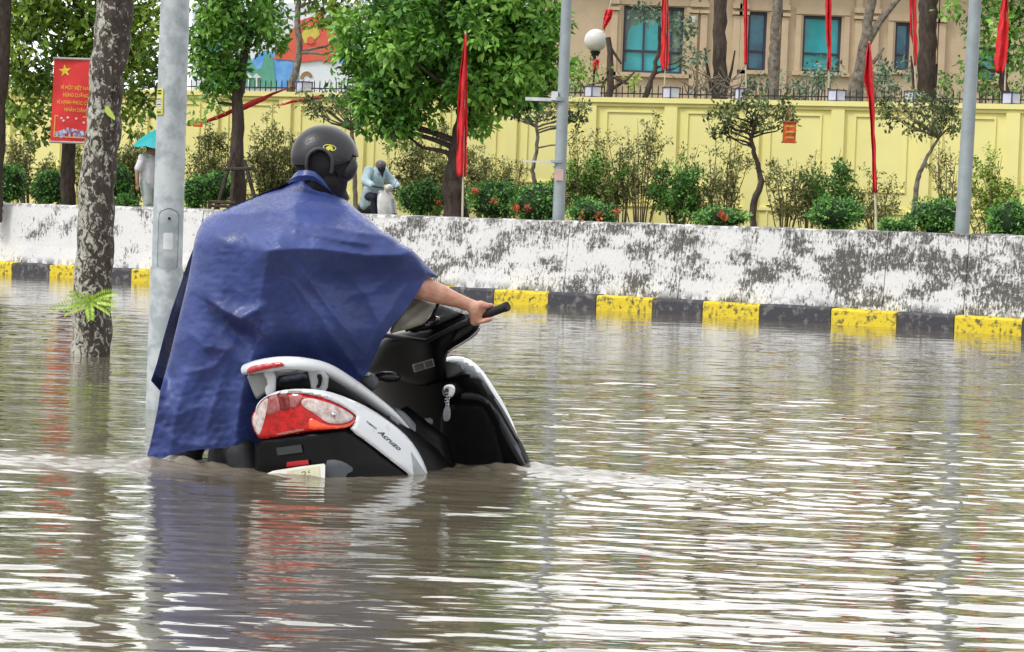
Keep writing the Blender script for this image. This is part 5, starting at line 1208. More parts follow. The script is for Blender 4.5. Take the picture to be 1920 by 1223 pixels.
def head_blobs(c, fw, up, s=1.0):
    """skull, jaw, nose, brow, ears, lips; c = head centre"""
    rt = fw.cross(up).normalized(); ax = (rt, fw, up)
    return [(c + up * .02 * s, (.076 * s, .095 * s, .10 * s), ax), (c + fw * .025 * s - up * .055 * s, (.055 * s, .062 * s, .058 * s), ax), (c + fw * .098 * s - up * .012 * s, (.012 * s, .022 * s, .024 * s), ax),
            (c + fw * .082 * s + up * .03 * s, (.05 * s, .016 * s, .012 * s), ax), (c + rt * .078 * s, (.010 * s, .018 * s, .028 * s), ax), (c - rt * .078 * s, (.010 * s, .018 * s, .028 * s), ax),
            (c + fw * .086 * s - up * .055 * s, (.024 * s, .010 * s, .009 * s), ax), (c + fw * .075 * s - up * .095 * s, (.022 * s, .018 * s, .016 * s), ax)]
# ------------------------------------------------------------------ the rider
def build_rider():
    hip = P(470, 650, 10.22)
    root = empty('person', V(hip.x, hip.y, -.46), 'person in a dark blue rain poncho and black helmet pushing the half sunk scooter', 'person')
    hc = P(609, 296, 10.16); neck = P(600, 372, 10.22); chest = P(560, 480, 10.24)
    shR = P(672, 462, 10.17); elb = P(776, 534, 10.07); wr = P(880, 572, 10.14)
    shL = P(450, 440, 10.38)
    segs = []
    sk = M_['skin']
    # torso, legs
    hipR = hip + SR0 * .10; hipL = hip - SR0 * .10
    fR = P(425, 880, 10.15); fL = P(345, 872, 10.3)
    kneeR = P(440, 790, 10.12); kneeL = P(375, 780, 10.3)
    segs += [([hip, hip.lerp(chest, .5), chest], [.13, .125, .14]), ([hipR, chest + SR0 * .05], [.10, .11]), ([hipL, chest - SR0 * .05], [.10, .11]), ([chest, neck, hc], [.10, .06, .055]),
             ([chest + V(0, 0, .03), shR], [.10, .065]), ([chest + V(0, 0, .03), shL], [.10, .065]),
             ([hipR, kneeR, V(fR.x, fR.y, .0), V(fR.x - .03, fR.y, -.40)], [.095, .066, .055, .042]), ([hipL, kneeL, V(fL.x, fL.y, 0), V(fL.x - .03, fL.y, -.40)], [.095, .066, .055, .042])]
    for f in (fR, fL): segs.append(([V(f.x - .03, f.y, -.42), V(f.x - .03, f.y, -.43) + SF * .16], [.04, .03]))
    # right arm: elliptical forearm with a bony wrist
    segs += [([shR, shR.lerp(elb, .5), elb], [.062, .056, .047]), ([elb, elb.lerp(wr, .25), elb.lerp(wr, .5), elb.lerp(wr, .78), wr], [.046, .049, .043, .032, .028])]
    # left arm to the far grip
    eL = P(600, 560, 10.55); wL = LEFT_END - V(0, 0, -.03) - SF * .09
    segs += [([shL, eL, wL], [.06, .044, .027]), ([wL, LEFT_END + SR0 * .01], [.03, .03])]
    # hand on the grip
    ax = GD; toV = (CC - G0).normalized(); toV = (toV - ax * toV.dot(ax)).normalized(); upg = ax.cross(toV).normalized(); upg = upg if upg.z > 0 else -upg
    def gp(s, ang, r): # point round the grip: s metres along from G0, ang from up towards far side
        return G0 + ax * s + (upg * math.cos(ang) - toV * math.sin(ang)) * r
    palm0 = wr; kn = [gp(-.014 + i * .021, -.15 - .03 * i, .032) for i in range(4)]
    pc = wr.lerp(gp(.010, -.9, .035), .55)
    hs = [([wr, wr.lerp(gp(.012, -.35, .026), .55), gp(.016, -.3, .024)], [.028, .029, .020]), ([wr.lerp(pc, .5), gp(.0, -1.2, .030)], [.027, .020]), ([wr, wr.lerp(pc, .6), pc], [.028, .029, .027]), ([wr, pc + V(0, 0, -.012), gp(-.03, -1.9, .034)], [.027, .026, .019])]
    for i in range(4): hs.append(([wr.lerp(pc, .5), wr.lerp(kn[i], .62) + V(0, 0, .004), kn[i]], [.022, .018, .0125]))
    for i in range(4):
        a0 = -.15 - .03 * i; s = -.014 + i * .021; L = (.9, 1.0, .95, .8)[i]
        hs.append(([gp(s, a0, .031), gp(s + .003, a0 + .75 * L, .031), gp(s + .003, a0 + 1.55 * L, .030), gp(s + .002, a0 + 2.4 * L, .028)], [.0118, .0105, .0095, .0080]))
    # thumb below the grip, leaving the side of the palm
    hs.append(([wr.lerp(pc, .6) + V(0, 0, -.02), gp(-.010, -2.1, .037), gp(.018, -2.35, .034), gp(.044, -2.6, .031)], [.018, .0145, .012, .009]))
    segs += hs
    b = body_mesh('body', segs, .0042, sk, root, blobs=head_blobs(hc + V(0, 0, -.02), (SF * .9 + V(0, 0, -.2)).normalized(), (V(0, 0, 1) + SF * .2).normalized()), smooth_it=2)
    # trousers
    tm = pm('trousers_dark', (.012, .013, .017), .6, (.02, .02, .026), 20, bump=.004, bscale=18)
    body_mesh('trousers', [([hip + V(0, 0, .12), hip], [.15, .145]), ([hipR, kneeR, V(fR.x, fR.y, .03), V(fR.x - .03, fR.y, -.34)], [.115, .088, .085, .075]), ([hipL, kneeL, V(fL.x, fL.y, .03), V(fL.x - .03, fL.y, -.34)], [.115, .088, .082, .075]),
                           ([P(450, 845, 10.05), P(465, 900, 10.05)], [.07, .07])], .012, tm, root)
    # grey lining bag / cloth seen between the arm and the dashboard
    patch('grey_lining', [(728, 628), (740, 600), (758, 572), (772, 552), (790, 560), (806, 566), (820, 571), (806, 590), (798, 606), (770, 616), (745, 622)], lambda x, y: 10.17 + .010 * math.sin(x * .05 + y * .09) + .006 * math.sin(x * .11 - y * .07 + 1) + .003 * math.sin(x * .21 + y * .26), pm('lining_grey', (.42, .40, .35), .6, (.30, .29, .25), 14, bump=.003, bscale=20), root, sp=4, thick=.03, round_=.02, roundw=8)
    # helmet: dome, rim, ear arch, visor side, emblem
    hr = .133; fw = (SF * .75 + V(.5, 0, -.12)).normalized(); up = V(-.07, 0, 1).normalized(); up = (up - fw * up.dot(fw)).normalized(); rt = fw.cross(up).normalized()
    hm = pm('helmet_black', (.034, .034, .040), .36, (.018, .018, .022), 9, (.3, .7), bump=.0012, bscale=120, spec=.45, detail=12)
    def surf(th, ph, R=1.0):  # th from up, ph around from forward to right
        return hc + (up * (math.cos(th) * .142) + (fw * math.cos(ph) * .150 + rt * math.sin(ph) * .128) * math.sin(th)) * R
    NU, NV = 64, 26; vs = []; fs = []
    def lim(ph):     # how far down the shell reaches
        c = math.cos(ph); 
        back = 1.95 if c < -.2 else 1.95 - .25 * (c + .2) / .5
        t = min(back, 2.0) if c < .55 else 1.40
        return t
    view = (CC - hc).normalized(); vph = math.atan2(view.dot(rt), view.dot(fw))
    for R in (1.0, .93):
        for i in range(NU):
            ph = 2 * math.pi * i / NU; L_ = lim(ph)
            # ear arch cut out on the side facing us
            dph = math.atan2(math.sin(ph - (vph + .10)), math.cos(ph - (vph + .10)))
            if abs(dph) < .42: L_ = min(L_, 1.95 - .52 * math.sqrt(max(0, 1 - (dph / .42) ** 2)))
            for j in range(NV + 1): vs.append(surf(L_ * j / NV, ph, R))
    q = NU * (NV + 1)
    for i in range(NU):
        for j in range(NV):
            a = i * (NV + 1) + j; b_ = ((i + 1) % NU) * (NV + 1) + j; fs.append((a, b_, b_ + 1, a + 1)); fs.append((a + q, a + 1 + q, b_ + 1 + q, b_ + q))
        a = i * (NV + 1) + NV; b_ = ((i + 1) % NU) * (NV + 1) + NV; fs.append((a, b_, b_ + q, a + q))
    m = MB(); m.add(vs, fs); he = m.build('helmet', hm, root, smooth=True)
    rim = []
    for t in np.linspace(-.42, .42, 22): rim.append(surf(1.95 - .52 * math.sqrt(max(0, 1 - (t / .42) ** 2)) - .02, vph + .10 + t, 1.0))
    MB().tube([surf(2.1, vph + .10 - .43, 1.0)] + rim + [surf(2.1, vph + .10 + .43, 1.0)], .0075, 8).build('ear_rim', pm('helmet_rubber', (.06, .06, .065), .5), he, smooth=True)
    m = MB(); m.ell(hc + V(0, 0, -.02), (.118, .125, .125), (rt, fw, up)); m.ell(hc - up * .10 + fw * .02 + view * .02, (.085, .085, .075), (rt, fw, up)); m.build('helmet_liner', pm('liner_black', (.012, .012, .016), .9, bump=.004, bscale=40), he, smooth=True)
    m = MB(); pts = [surf(t, vph - 1.15, .88) for t in np.linspace(1.55, 2.35, 10)]
    m.tube(pts, [.02, .028, .032, .034, .036, .036, .034, .03, .026, .018], 12); m.build('cheek_guard', hm, he, smooth=True)
    m = MB(); m.tube([surf(2.0, vph - .5), P(640, 352, hc.y - .03), P(628, 364, hc.y - .02)], .006, 6); m.build('chin_strap', M_['blackr'], he)
    # emblem: a yellow oval ring with a small figure
    ec = (618, 277)
    def onh(x, y, off=.002):
        r = ray(x, y); lo, hi = 9.6, hc.y
        def g(d):
            p = CC + r * (d / r.y) - hc; return math.sqrt((p.dot(up) / .142) ** 2 + (p.dot(fw) / .150) ** 2 + (p.dot(rt) / .128) ** 2) - 1
        for _ in range(24):
            mid = (lo + hi) / 2
            if g(mid) > 0: lo = mid
            else: hi = mid
        return CC + r * ((lo - off) / r.y)
    sc_m = pm('scuff_grey', (.16, .16, .17), .6)
    for q_, (x1_, y1_, x2_, y2_) in enumerate(((572, 268, 585, 262), (580, 290, 592, 284), (638, 262, 645, 270), (596, 250, 604, 247), (566, 296, 570, 286), (628, 300, 640, 303))):
        MB().tube([onh(x1_, y1_, .0006), onh((x1_ + x2_) / 2, (y1_ + y2_) / 2 - 1, .0008), onh(x2_, y2_, .0006)], [.0003, .0009, .0003], 5).build('scuff', sc_m, he)
    ye = pm('emblem_yellow', (.75, .70, .08), .4); n = 26; vs = []
    for k_ in range(n):
        t = 2 * math.pi * k_ / n; c_, s_ = math.cos(t), math.sin(t); wid = 2.0 if s_ < .2 else 1.2
        vs += [onh(ec[0] + 12.5 * c_, ec[1] - 6 * s_ + 1.5 * c_), onh(ec[0] + (12.5 - wid) * c_, ec[1] - (6 - 1.4) * s_ + 1.5 * c_)]
    m = MB(); m.add(vs, [(2 * i, 2 * ((i + 1) % n), 2 * ((i + 1) % n) + 1, 2 * i + 1) for i in range(n) if i not in (17, 18, 19, 20, 21)]); em = m.build('emblem', ye, he)
    m = MB(); m.add([onh(ec[0] + a, ec[1] + b_, .0025) for a, b_ in ((-6, 5), (-7, 0), (-3, -3), (1, -4), (5, -2), (6, 2), (8, 6), (3, 6), (1, 3), (-2, 6))], [tuple(range(10))]); m.build('emblem_figure', ye, em)
    # ---------------- poncho
    out = [(548, 338), (530, 347), (500, 359), (470, 372), (440, 385), (420, 393), (400, 400), (386, 408), (378, 418), (370, 434), (364, 455), (359, 490), (353, 522), (346, 552), (338, 585), (329, 622), (319, 664), (309, 702), (300, 735), (296, 765), (289, 800), (280, 840), (276, 852), (281, 866),
           (300, 858), (329, 852), (352, 846), (375, 843), (420, 840), (475, 835), (500, 838), (560, 800), (620, 770), (668, 722), (690, 698), (703, 668), (718, 635), (735, 612), (755, 588), (775, 562), (788, 540), (795, 527), (808, 521), (821, 520), (812, 508), (798, 495), (786, 481), (770, 466), (748, 455), (742, 447), (722, 438), (712, 430), (690, 410), (668, 392), (650, 376), (634, 368), (612, 352), (590, 338), (570, 332)]
    round_edges = out[0:18]; top_edges = out[-17:] + out[0:2]
    vs, fs, bd = tri_px(out, 3.6, 0)
    X = np.array([v[0] for v in vs]); Y = np.array([v[1] for v in vs])
    def sm(x, a, b): t = np.clip((x - a) / (b - a), 0, 1); return t * t * (3 - 2 * t)
    def depth(X, Y):
        D = 10.13 - .22 * sm(Y, 330, 460) + .10 * sm(Y, 560, 860) + .13 * sm(X, 560, 830) * sm(Y, 400, 520) 
        dl = segdist(X, Y, round_edges, False); dt = segdist(X, Y, top_edges, False)
        t = np.clip(dl / 75, 0, 1); D = D + .17 * (1 - np.sqrt(np.clip(1 - (1 - t) ** 2, 0, 1)))
        t = np.clip(dt / 40, 0, 1); D = D + .09 * (1 - np.sqrt(np.clip(1 - (1 - t) ** 2, 0, 1)))
        def rg(line, amp, wa, wb, sharp=2.0):
            """ridge along a line; wa = width on the left/upper side, wb on the other"""
            best = np.full(X.shape, 1e9); side = np.zeros(X.shape); n = len(line); tt = np.zeros(X.shape); 
            for i in range(n - 1):
                ax, ay = line[i]; bx, by = line[i + 1]; dx, dy = bx - ax, by - ay; L = math.hypot(dx, dy)
                tr = ((X - ax) * dx + (Y - ay) * dy) / L ** 2; t = np.clip(tr, 0, 1); d = np.hypot(X - ax - t * dx, Y - ay - t * dy); cr_ = dx * (Y - ay) - dy * (X - ax)
                u = d < best; best = np.where(u, d, best); side = np.where(u, cr_, side); tt = np.where(u, (i + t) / (n - 1), tt)
            w_ = np.where(side < 0, wa, wb); taper = .35 + .65 * np.sqrt(np.clip(np.sin(np.pi * np.clip(tt, .04, .96)), 0, 1))
            return -amp * np.exp(-(best / w_) ** sharp) * taper
        D = D + rg([(500, 470), (560, 466), (600, 468), (690, 480), (750, 478), (790, 468)], .14, 44, 40, 1.15)
        D = D + rg([(560, 520), (650, 545), (740, 530)], -.03, 30, 40)
        D = D + rg([(540, 408), (600, 424), (660, 436), (725, 444)], .050, 30, 13, 1.1)
        D = D + rg([(555, 432), (620, 447), (690, 458)], .026, 14, 9, 1.1)
        D = D + rg([(545, 383), (590, 380), (650, 386)], .030, 18, 9, 1.1)
        D = D + rg([(395, 404), (470, 402), (545, 390)], .032, 24, 11, 1.1)
        D = D + rg([(556, 372), (548, 412), (506, 468), (492, 540), (484, 588)], .085, 75, 42, 1.15)
        D = D + rg([(512, 472), (545, 525), (600, 596), (650, 668), (672, 700)], .055, 34, 14, 1.05)
        D = D + rg([(530, 472), (590, 540), (640, 610), (690, 668)], .040, 26, 13, 1.05)
        D = D + rg([(785, 505), (745, 560), (705, 625), (680, 680)], .032, 20, 26, 1.1)
        D = D + rg([(770, 500), (700, 545), (640, 560)], .024, 16, 20, 1.1)
        D = D + rg([(408, 576), (440, 594), (468, 606), (488, 622)], .060, 20, 7, 1.1)
        D = D + rg([(425, 606), (455, 630), (475, 650)], -.045, 18, 24)
        D = D + rg([(452, 596), (470, 584), (492, 578)], .022, 10, 8)
        D = D + rg([(482, 640), (462, 700), (450, 760), (440, 830)], .040, 20, 16, 1.05)
        D = D + rg([(420, 700), (395, 770), (380, 840)], .020, 20, 13, 1.05)
        D = D + rg([(352, 526), (325, 620), (305, 735)], .030, 7, 20, 1.3)
        D = D + rg([(350, 700), (330, 780), (318, 850)], .020, 22, 12, 1.05)
        D = D + rg([(500, 600), (520, 650), (540, 700)], .018, 16, 16, 1.1)
        D = D + rg([(590, 650), (610, 680), (640, 690)], .012, 10, 10)
        for ln, am, wa, wb in (([(400, 410), (420, 500), (415, 570)], .014, 30, 12), ([(445, 400), (470, 470), (470, 540)], .014, 24, 14), ([(575, 600), (600, 680), (640, 730)], .020, 18, 12), ([(540, 560), (560, 620), (555, 690)], .016, 16, 12),
                               ([(620, 350), (600, 372), (560, 380)], .014, 14, 8), ([(650, 395), (690, 425), (740, 452)], .020, 14, 10), ([(770, 468), (790, 500), (800, 520)], .018, 12, 10), ([(350, 620), (380, 650), (420, 655)], .014, 12, 8),
                               ([(330, 780), (380, 760), (430, 770)], .010, 12, 10), ([(300, 800), (330, 830), (400, 836)], .012, 10, 10), ([(640, 500), (690, 560), (715, 620)], .016, 18, 10), ([(500, 355), (470, 380), (430, 400)], .016, 16, 8), ([(440, 640), (400, 690), (350, 700)], .020, 12, 16)):
            D = D + rg(ln, am, wa, wb, 1.05)
        D = D + snoise(X, Y, 40, 130, 26, 5, .5) * .0004 + snoise(X * .8 + Y * .2, Y, 9, 26, 24, 6, .5) * .00022
        D = D + snoise(X, Y, 10, 24, 26, 8, .5) * .0004 * sm(Y, 640, 760)
        return D
    D = depth(X, Y) + .15 * sm(X, 440, 540) * sm(Y, 610, 700); fr = [P(x, y, d) for x, y, d in zip(X, Y, D)]
    dr = segdist(X, Y, out[-17:] + out[0:18], False); t = np.clip(dr / 90, 0, 1); thick = .012 + .40 * np.sqrt(np.clip(1 - (1 - t) ** 2, 0, 1))
    bk = [P(x, y, d) for x, y, d in zip(X, Y, D * 0 + 10.10 + thick * .9 + (D - 10.0) * .3)]
    n = len(vs); F_ = [tuple(f) for f in fs] + [tuple(i + n for i in reversed(f)) for f in fs]
    cnt = {(f[i], f[(i + 1) % len(f)]) for f in fs for i in range(len(f))}
    rs_ = set(range(0)); 
    for e in cnt:
        if (e[1], e[0]) not in cnt:
            mx_, my_ = (X[e[0]] + X[e[1]]) / 2, (Y[e[0]] + Y[e[1]]) / 2
            if segdist(np.array([mx_]), np.array([my_]), out[-17:] + out[0:18], False)[0] < 1.0: F_.append((e[1], e[0], e[0] + n, e[1] + n))
    pmn = bpy.data.materials.new('poncho_blue'); pmn.use_nodes = True; nn = pmn.node_tree; bb = nn.nodes['Principled BSDF']; bb.inputs['Roughness'].default_value = .46; bb.inputs['Sheen Weight'].default_value = .05
    tc = nn.nodes.new('ShaderNodeTexCoord')
    def nz(s, det=6, r=.6):
        q_ = nn.nodes.new('ShaderNodeTexNoise'); q_.inputs['Scale'].default_value = s; q_.inputs['Detail'].default_value = det; q_.inputs['Roughness'].default_value = r; nn.links.new(tc.outputs['Object'], q_.inputs['Vector']); return q_.outputs[0]
    r1_ = nn.nodes.new('ShaderNodeValToRGB'); r1_.color_ramp.elements[0].color = (.026, .045, .175, 1); r1_.color_ramp.elements[1].color = (.038, .066, .245, 1); r1_.color_ramp.elements[0].position = .35; r1_.color_ramp.elements[1].position = .65; nn.links.new(nz(7), r1_.inputs[0])
    # soaked patches on the lower back
    wet = nn.nodes.new('ShaderNodeAttribute'); wet.attribute_name = 'wet'
    ad = nn.nodes.new('ShaderNodeMath'); ad.operation = 'MULTIPLY_ADD'; nn.links.new(nz(16, 7, .7), ad.inputs[0]); ad.inputs[1].default_value = 1.6; nn.links.new(wet.outputs['Fac'], ad.inputs[2])
    rw = nn.nodes.new('ShaderNodeMapRange'); rw.inputs[1].default_value = 1.22; rw.inputs[2].default_value = 1.45; nn.links.new(ad.outputs[0], rw.inputs[0])
    mxx = nn.nodes.new('ShaderNodeMixRGB'); nn.links.new(rw.outputs[0], mxx.inputs[0]); nn.links.new(r1_.outputs[0], mxx.inputs[1]); mxx.inputs[2].default_value = (.018, .026, .13, 1); nn.links.new(mxx.outputs[0], bb.inputs['Base Color'])
    bp = nn.nodes.new('ShaderNodeBump'); bp.inputs['Distance'].default_value = .002; bp.inputs['Strength'].default_value = 1; rg_ = nn.nodes.new('ShaderNodeTexNoise'); rg_.noise_type = 'RIDGED_MULTIFRACTAL'; rg_.inputs['Scale'].default_value = 7; rg_.inputs['Detail'].default_value = 4; nn.links.new(tc.outputs['Object'], rg_.inputs['Vector']); b2_ = nn.nodes.new('ShaderNodeBump'); b2_.inputs['Distance'].default_value = .0013; vo_ = nn.nodes.new('ShaderNodeTexVoronoi'); vo_.inputs['Scale'].default_value = 6.5; vo_.feature = 'F1'
    wp_ = nn.nodes.new('ShaderNodeVectorMath'); wp_.operation = 'MULTIPLY_ADD'; wn2_ = nn.nodes.new('ShaderNodeTexNoise'); wn2_.inputs['Scale'].default_value = 5; wn2_.inputs['Detail'].default_value = 3; nn.links.new(tc.outputs['Object'], wn2_.inputs['Vector'])
    nn.links.new(wn2_.outputs[1], wp_.inputs[0]); wp_.inputs[1].default_value = (.22, .22, .22); nn.links.new(tc.outputs['Object'], wp_.inputs[2]); nn.links.new(wp_.outputs[0], vo_.inputs['Vector'])
    b3_ = nn.nodes.new('ShaderNodeBump'); b3_.inputs['Distance'].default_value = .011; b3_.inputs['Strength'].default_value = .8; nn.links.new(vo_.outputs['Distance'], b3_.inputs['Height']); nn.links.new(b3_.outputs[0], b2_.inputs['Normal'])
    nn.links.new(rg_.outputs[0], b2_.inputs['Height'])
    ro_ = nn.nodes.new('ShaderNodeMapRange'); ro_.inputs[1].default_value = .45; ro_.inputs[2].default_value = .6; ro_.inputs[3].default_value = .34; ro_.inputs[4].default_value = .60; nn.links.new(nz(85, 4, .7), ro_.inputs[0]); nn.links.new(ro_.outputs[0], bb.inputs['Roughness']); nn.links.new(b2_.outputs[0], bp.inputs['Normal']); nn.links.new(nz(40, 8, .65), bp.inputs['Height']); nn.links.new(bp.outputs[0], bb.inputs['Normal'])
    me = bpy.data.meshes.new('poncho'); me.from_pydata([tuple(v) for v in fr + bk], [], F_); me.update()
    gw = lambda cx, cy, sx, sy, rot=0: np.exp(-(((X - cx) * math.cos(rot) + (Y - cy) * math.sin(rot)) / sx) ** 2 - ((-(X - cx) * math.sin(rot) + (Y - cy) * math.cos(rot)) / sy) ** 2)
    wv = gw(455, 612, 42, 24, .5) * .95 + gw(405, 662, 34, 22, .3) * .75 + gw(390, 570, 34, 14, .5) * .55 + gw(486, 596, 16, 16) * .5 + gw(360, 590, 26, 20) * .25 + .22 * sm(Y, 700, 840) 
    wt_ = me.attributes.new('wet', 'FLOAT', 'POINT'); wt_.data.foreach_set('value', np.concatenate([wv, wv * 0]).astype(np.float32))
    po = link('poncho', me, pmn, root, True)
    def flap_d(x, y):
        t = (y - 455) / 280.; xe = np.interp(y, [455, 522, 622, 702, 740], [366, 353, 330, 310, 298]); return 10.10 + .005 * (x - xe + 40) + .02 * math.sin(y * .05)
    patch('poncho_fold', [(372, 450), (364, 462), (352, 492), (338, 535), (322, 580), (307, 632), (294, 682), (283, 714), (291, 723), (300, 733), (312, 712), (330, 650), (350, 570), (366, 500)], flap_d, pmn, root, sp=5, smooth=0, thick=.004)
    # standing collar
    m = MB(); cv = []; cf = []
    top = [(546, 334), (552, 326), (560, 320), (576, 319), (590, 322), (600, 330), (612, 344), (626, 358)]; bot = [(540, 345), (548, 342), (560, 340), (578, 338), (592, 340), (604, 347), (618, 358), (634, 370)]
    k_ = len(top)
    for off in (0, .012):
        for (a, b_), (c_, d_) in zip(top, bot):
            i = top.index((a, b_)); dd = 10.12 - .11 * math.sin(i / (k_ - 1) * math.pi) + off; cv.append(P(a, b_, dd - .01)); cv.append(P((a + c_) / 2 - 2, (b_ + d_) / 2, dd - .02)); cv.append(P(c_, d_, dd))
    for i in range(k_ - 1):
        for j in range(2): a = i * 3 + j; cf.append((a, a + 1, a + 4, a + 3)); a += k_ * 3; cf.append((a, a + 3, a + 4, a + 1))
        a = i * 3; cf.append((a, a + 3, a + 3 + 3 * k_, a + 3 * k_)); a += 2; cf.append((a, a + 3 * k_, a + 3 + 3 * k_, a + 3))
    m.add(cv, cf); me2 = m.build('collar', pmn, root, smooth=True)
    nk = MB(); nk.tube([P(600, 318, 10.14), P(612, 345, 10.15), P(618, 375, 10.2)], [.075, .070, .085], 18); nk.tube([P(634, 330, 10.12), P(632, 350, 10.14), P(622, 375, 10.16)], [.045, .042, .04], 14); nk.build('neck_scarf', pm('scarf_navy', (.010, .012, .028), .8, bump=.004, bscale=30), root, smooth=True)
build_rider()
# ------------------------------------------------------------------ people and scooter beyond the wall
def build_far_scooter():
    d = 41.4; b = P(712, 400, d); b.z = GZ; s = 1.0
    A = V(.56, -.83, 0).normalized(); R = V(-.83, -.56, 0).normalized() * -1  # forward, its right on our left
    R = V(-A.y, A.x, 0) * -1; U = V(0, 0, 1); ax = (A, R, U)
    R = A.cross(U); ax = (A, R, U)
    def L(a, r, u): return b + A * a + R * r + U * u
    root = empty('motor_scooter', b, 'small white scooter ridden along the raised path toward the camera', 'scooter')
    Wm = pm('far_scooter_white', (.80, .80, .80), .3); K = M_['iron']
    patch_pts = lambda pts, off: pts
    m = MB()
    # front shield lofted
    rows = [(.40, .28, .16), (.42, .45, .19), (.40, .62, .20), (.34, .80, .17), (.30, .92, .12)]
    vs = []; fs = []; n = 9
    for a, u, w_ in rows:
        for i in range(n): t = -1 + 2 * i / (n - 1); vs.append(L(a - .10 * t * t, w_ * 1.15 * t, u))
    N = len(vs); vs += [v - A * .03 for v in vs]
    for j in range(len(rows) - 1):
        for i in range(n - 1): q = j * n + i; fs.append((q, q + 1, q + n + 1, q + n)); fs.append((q + N, q + n + N, q + n + 1 + N, q + 1 + N))
    for j in range(len(rows) - 1):
        for i in (0, n - 1): q = j * n + i; fs.append((q, q + n, q + n + N, q + N))
    m.add(vs, fs); m.build('front_shield', Wm, root, smooth=True)
    MB().ell(L(.33, 0, .98), (.09, .10, .08), ax).build('headlight_cowl', Wm, root, smooth=True)
    MB().ell(L(.41, 0, .985), (.02, .055, .045), ax).build('headlight', pm('lamp_glass', (.6, .62, .66), .1), root, smooth=True)
    m = MB(); m.ell(L(.62, 0, .30), (.22, .07, .12), ax); m.build('front_fender', Wm, root, smooth=True)
    m = MB(); m.tube([L(.20, -.33, 1.0), L(.26, -.12, .98), L(.26, .12, .98), L(.20, .33, 1.0)], .014, 8); m.build('handlebar', K, root, smooth=True)
    for sgn in ((1,) if (R.x > 0) else (-1,)):
        m = MB(); m.tube([L(.27, sgn * .14, 1.0), L(.27, sgn * .24, 1.16)], .007, 6); m.ell(L(.27, sgn * .27, 1.22), (.015, .055, .05), ax); m.build('mirror', K, root, smooth=True)
    m = MB(); m.box(L(0, 0, .30), (.55, .26, .05), ax); m.build('floorboard', K, root, bevel=.01)
    m = MB(); m.ell(L(-.48, 0, .55), (.38, .15, .20), ax); m.build('rear_body', K, root, smooth=True)
    m = MB(); m.ell(L(-.42, 0, .75), (.36, .14, .06), ax); m.build('seat', M_['blackr'], root, smooth=True)
    m = MB(); m.tube([L(.50, 0, .75), L(.60, 0, .30)], .03, 8); m.build('fork', M_['silverp'], root, smooth=True)
    for a in (.62, -.62):
        c = L(a, 0, .23); we = empty('wheel', c, None, None); we.parent = root; we.location = c - root.location
        m = MB(); m.tube([c + A * (.19 * math.cos(t)) + U * (.19 * math.sin(t)) for t in np.linspace(0, 6.2832, 21)], .045, 8, cap=False); o = m.build('tyre', M_['blackr'], None, smooth=True); o.data.transform(Matrix.Translation(-c)); o.parent = we
        m = MB(); m.tube([c - R * .02, c + R * .02], [.15, .15], 18); o = m.build('rim', M_['silverp'], None, smooth=True); o.data.transform(Matrix.Translation(-c)); o.parent = we
    # rider
    pr_ = empty('person', b + A * -.35, 'person in a pale blue rain jacket, grey helmet and black mask riding the white scooter', 'person')
    hp = L(-.38, 0, .84); ch = L(-.22, 0, 1.20); nk = L(-.10, 0, 1.31); hd = L(-.02, 0, 1.42)
    gl, gr = L(.19, -.31, 1.02), L(.19, .31, 1.02); el, er = L(-.06, -.34, 1.10), L(-.06, .34, 1.10); sl_, sr = L(-.20, -.19, 1.32), L(-.20, .19, 1.32)
    legs = []
    for sg in (-1, 1): legs.append(([L(-.36, sg * .10, .82), L(.05, sg * .17, .78), L(.02, sg * .13, .42), L(.10, sg * .13, .36)], [.09, .075, .055, .045]))
    segs = [([hp, ch, nk], [.12, .13, .06]), ([nk, hd], [.055, .06]), ([ch, sl_, el, gl], [.1, .065, .045, .032]), ([ch, sr, er, gr], [.1, .065, .045, .032])] + legs
    for g_ in (gl, gr):
        for i in range(4): o_ = R * (-.03 + .02 * i); segs.append(([g_ + o_ + U * .02, g_ + o_ + A * .03 + U * .01, g_ + o_ + A * .025 - U * .02], [.010, .010, .009]))
        segs.append(([g_, g_ - A * .01 - U * .03 + R * .02], [.018, .010]))
    body_mesh('body', segs, .011, M_['skinf'], pr_, blobs=head_blobs(hd, (A * .97 - U * .2).normalized(), (U + A * .2).normalized()))
    jm = pm('jacket_pale_blue', (.60, .76, .84), .5, (.42, .60, .70), 9, (.35, .65), bump=.006, bscale=16)
    body_mesh('rain_jacket', [([L(-.40, 0, .70), ch, nk + U * .01], [.21, .20, .11]), ([ch, sl_, el, gl.lerp(el, .12)], [.14, .115, .10, .070]), ([ch, sr, er, gr.lerp(er, .12)], [.14, .115, .10, .070]), ([L(-.42, .12, .62), L(-.32, .12, .9)], [.12, .12]), ([L(-.42, -.12, .62), L(-.32, -.12, .9)], [.12, .12]), ([nk - A * .05, nk - A * .07 + U * .05], [.09, .07])], .014, jm, pr_)
    tm = pm('trousers_navy', (.02, .022, .05), .8, bump=.006, bscale=14)
    body_mesh('trousers', [([L(-.36, sg * .10, .80), L(.06, sg * .17, .78), L(.02, sg * .13, .44)], [.11, .095, .08]) for sg in (-1, 1)], .014, tm, pr_)
    m = MB(); m.ell(hd + U * .045, (.128, .115, .105), ax, nu=20, nv=12); m.build('helmet', pm('helmet_grey', (.20, .18, .18), .35), pr_, smooth=True)
    m = MB(); m.ell(hd - U * .035 + A * .035, (.085, .082, .085), ax); m.tube([hd - U * .09 + A * .05, hd - U * .22 + A * .09], [.05, .008], 10); m.build('face_mask', pm('mask_black', (.02, .022, .03), .8), pr_, smooth=True)
    k_ = .84; root.scale = (k_, k_, k_); pr_.location = b + A * (-.35 * k_); pr_.scale = (k_, k_, k_)
build_far_scooter()
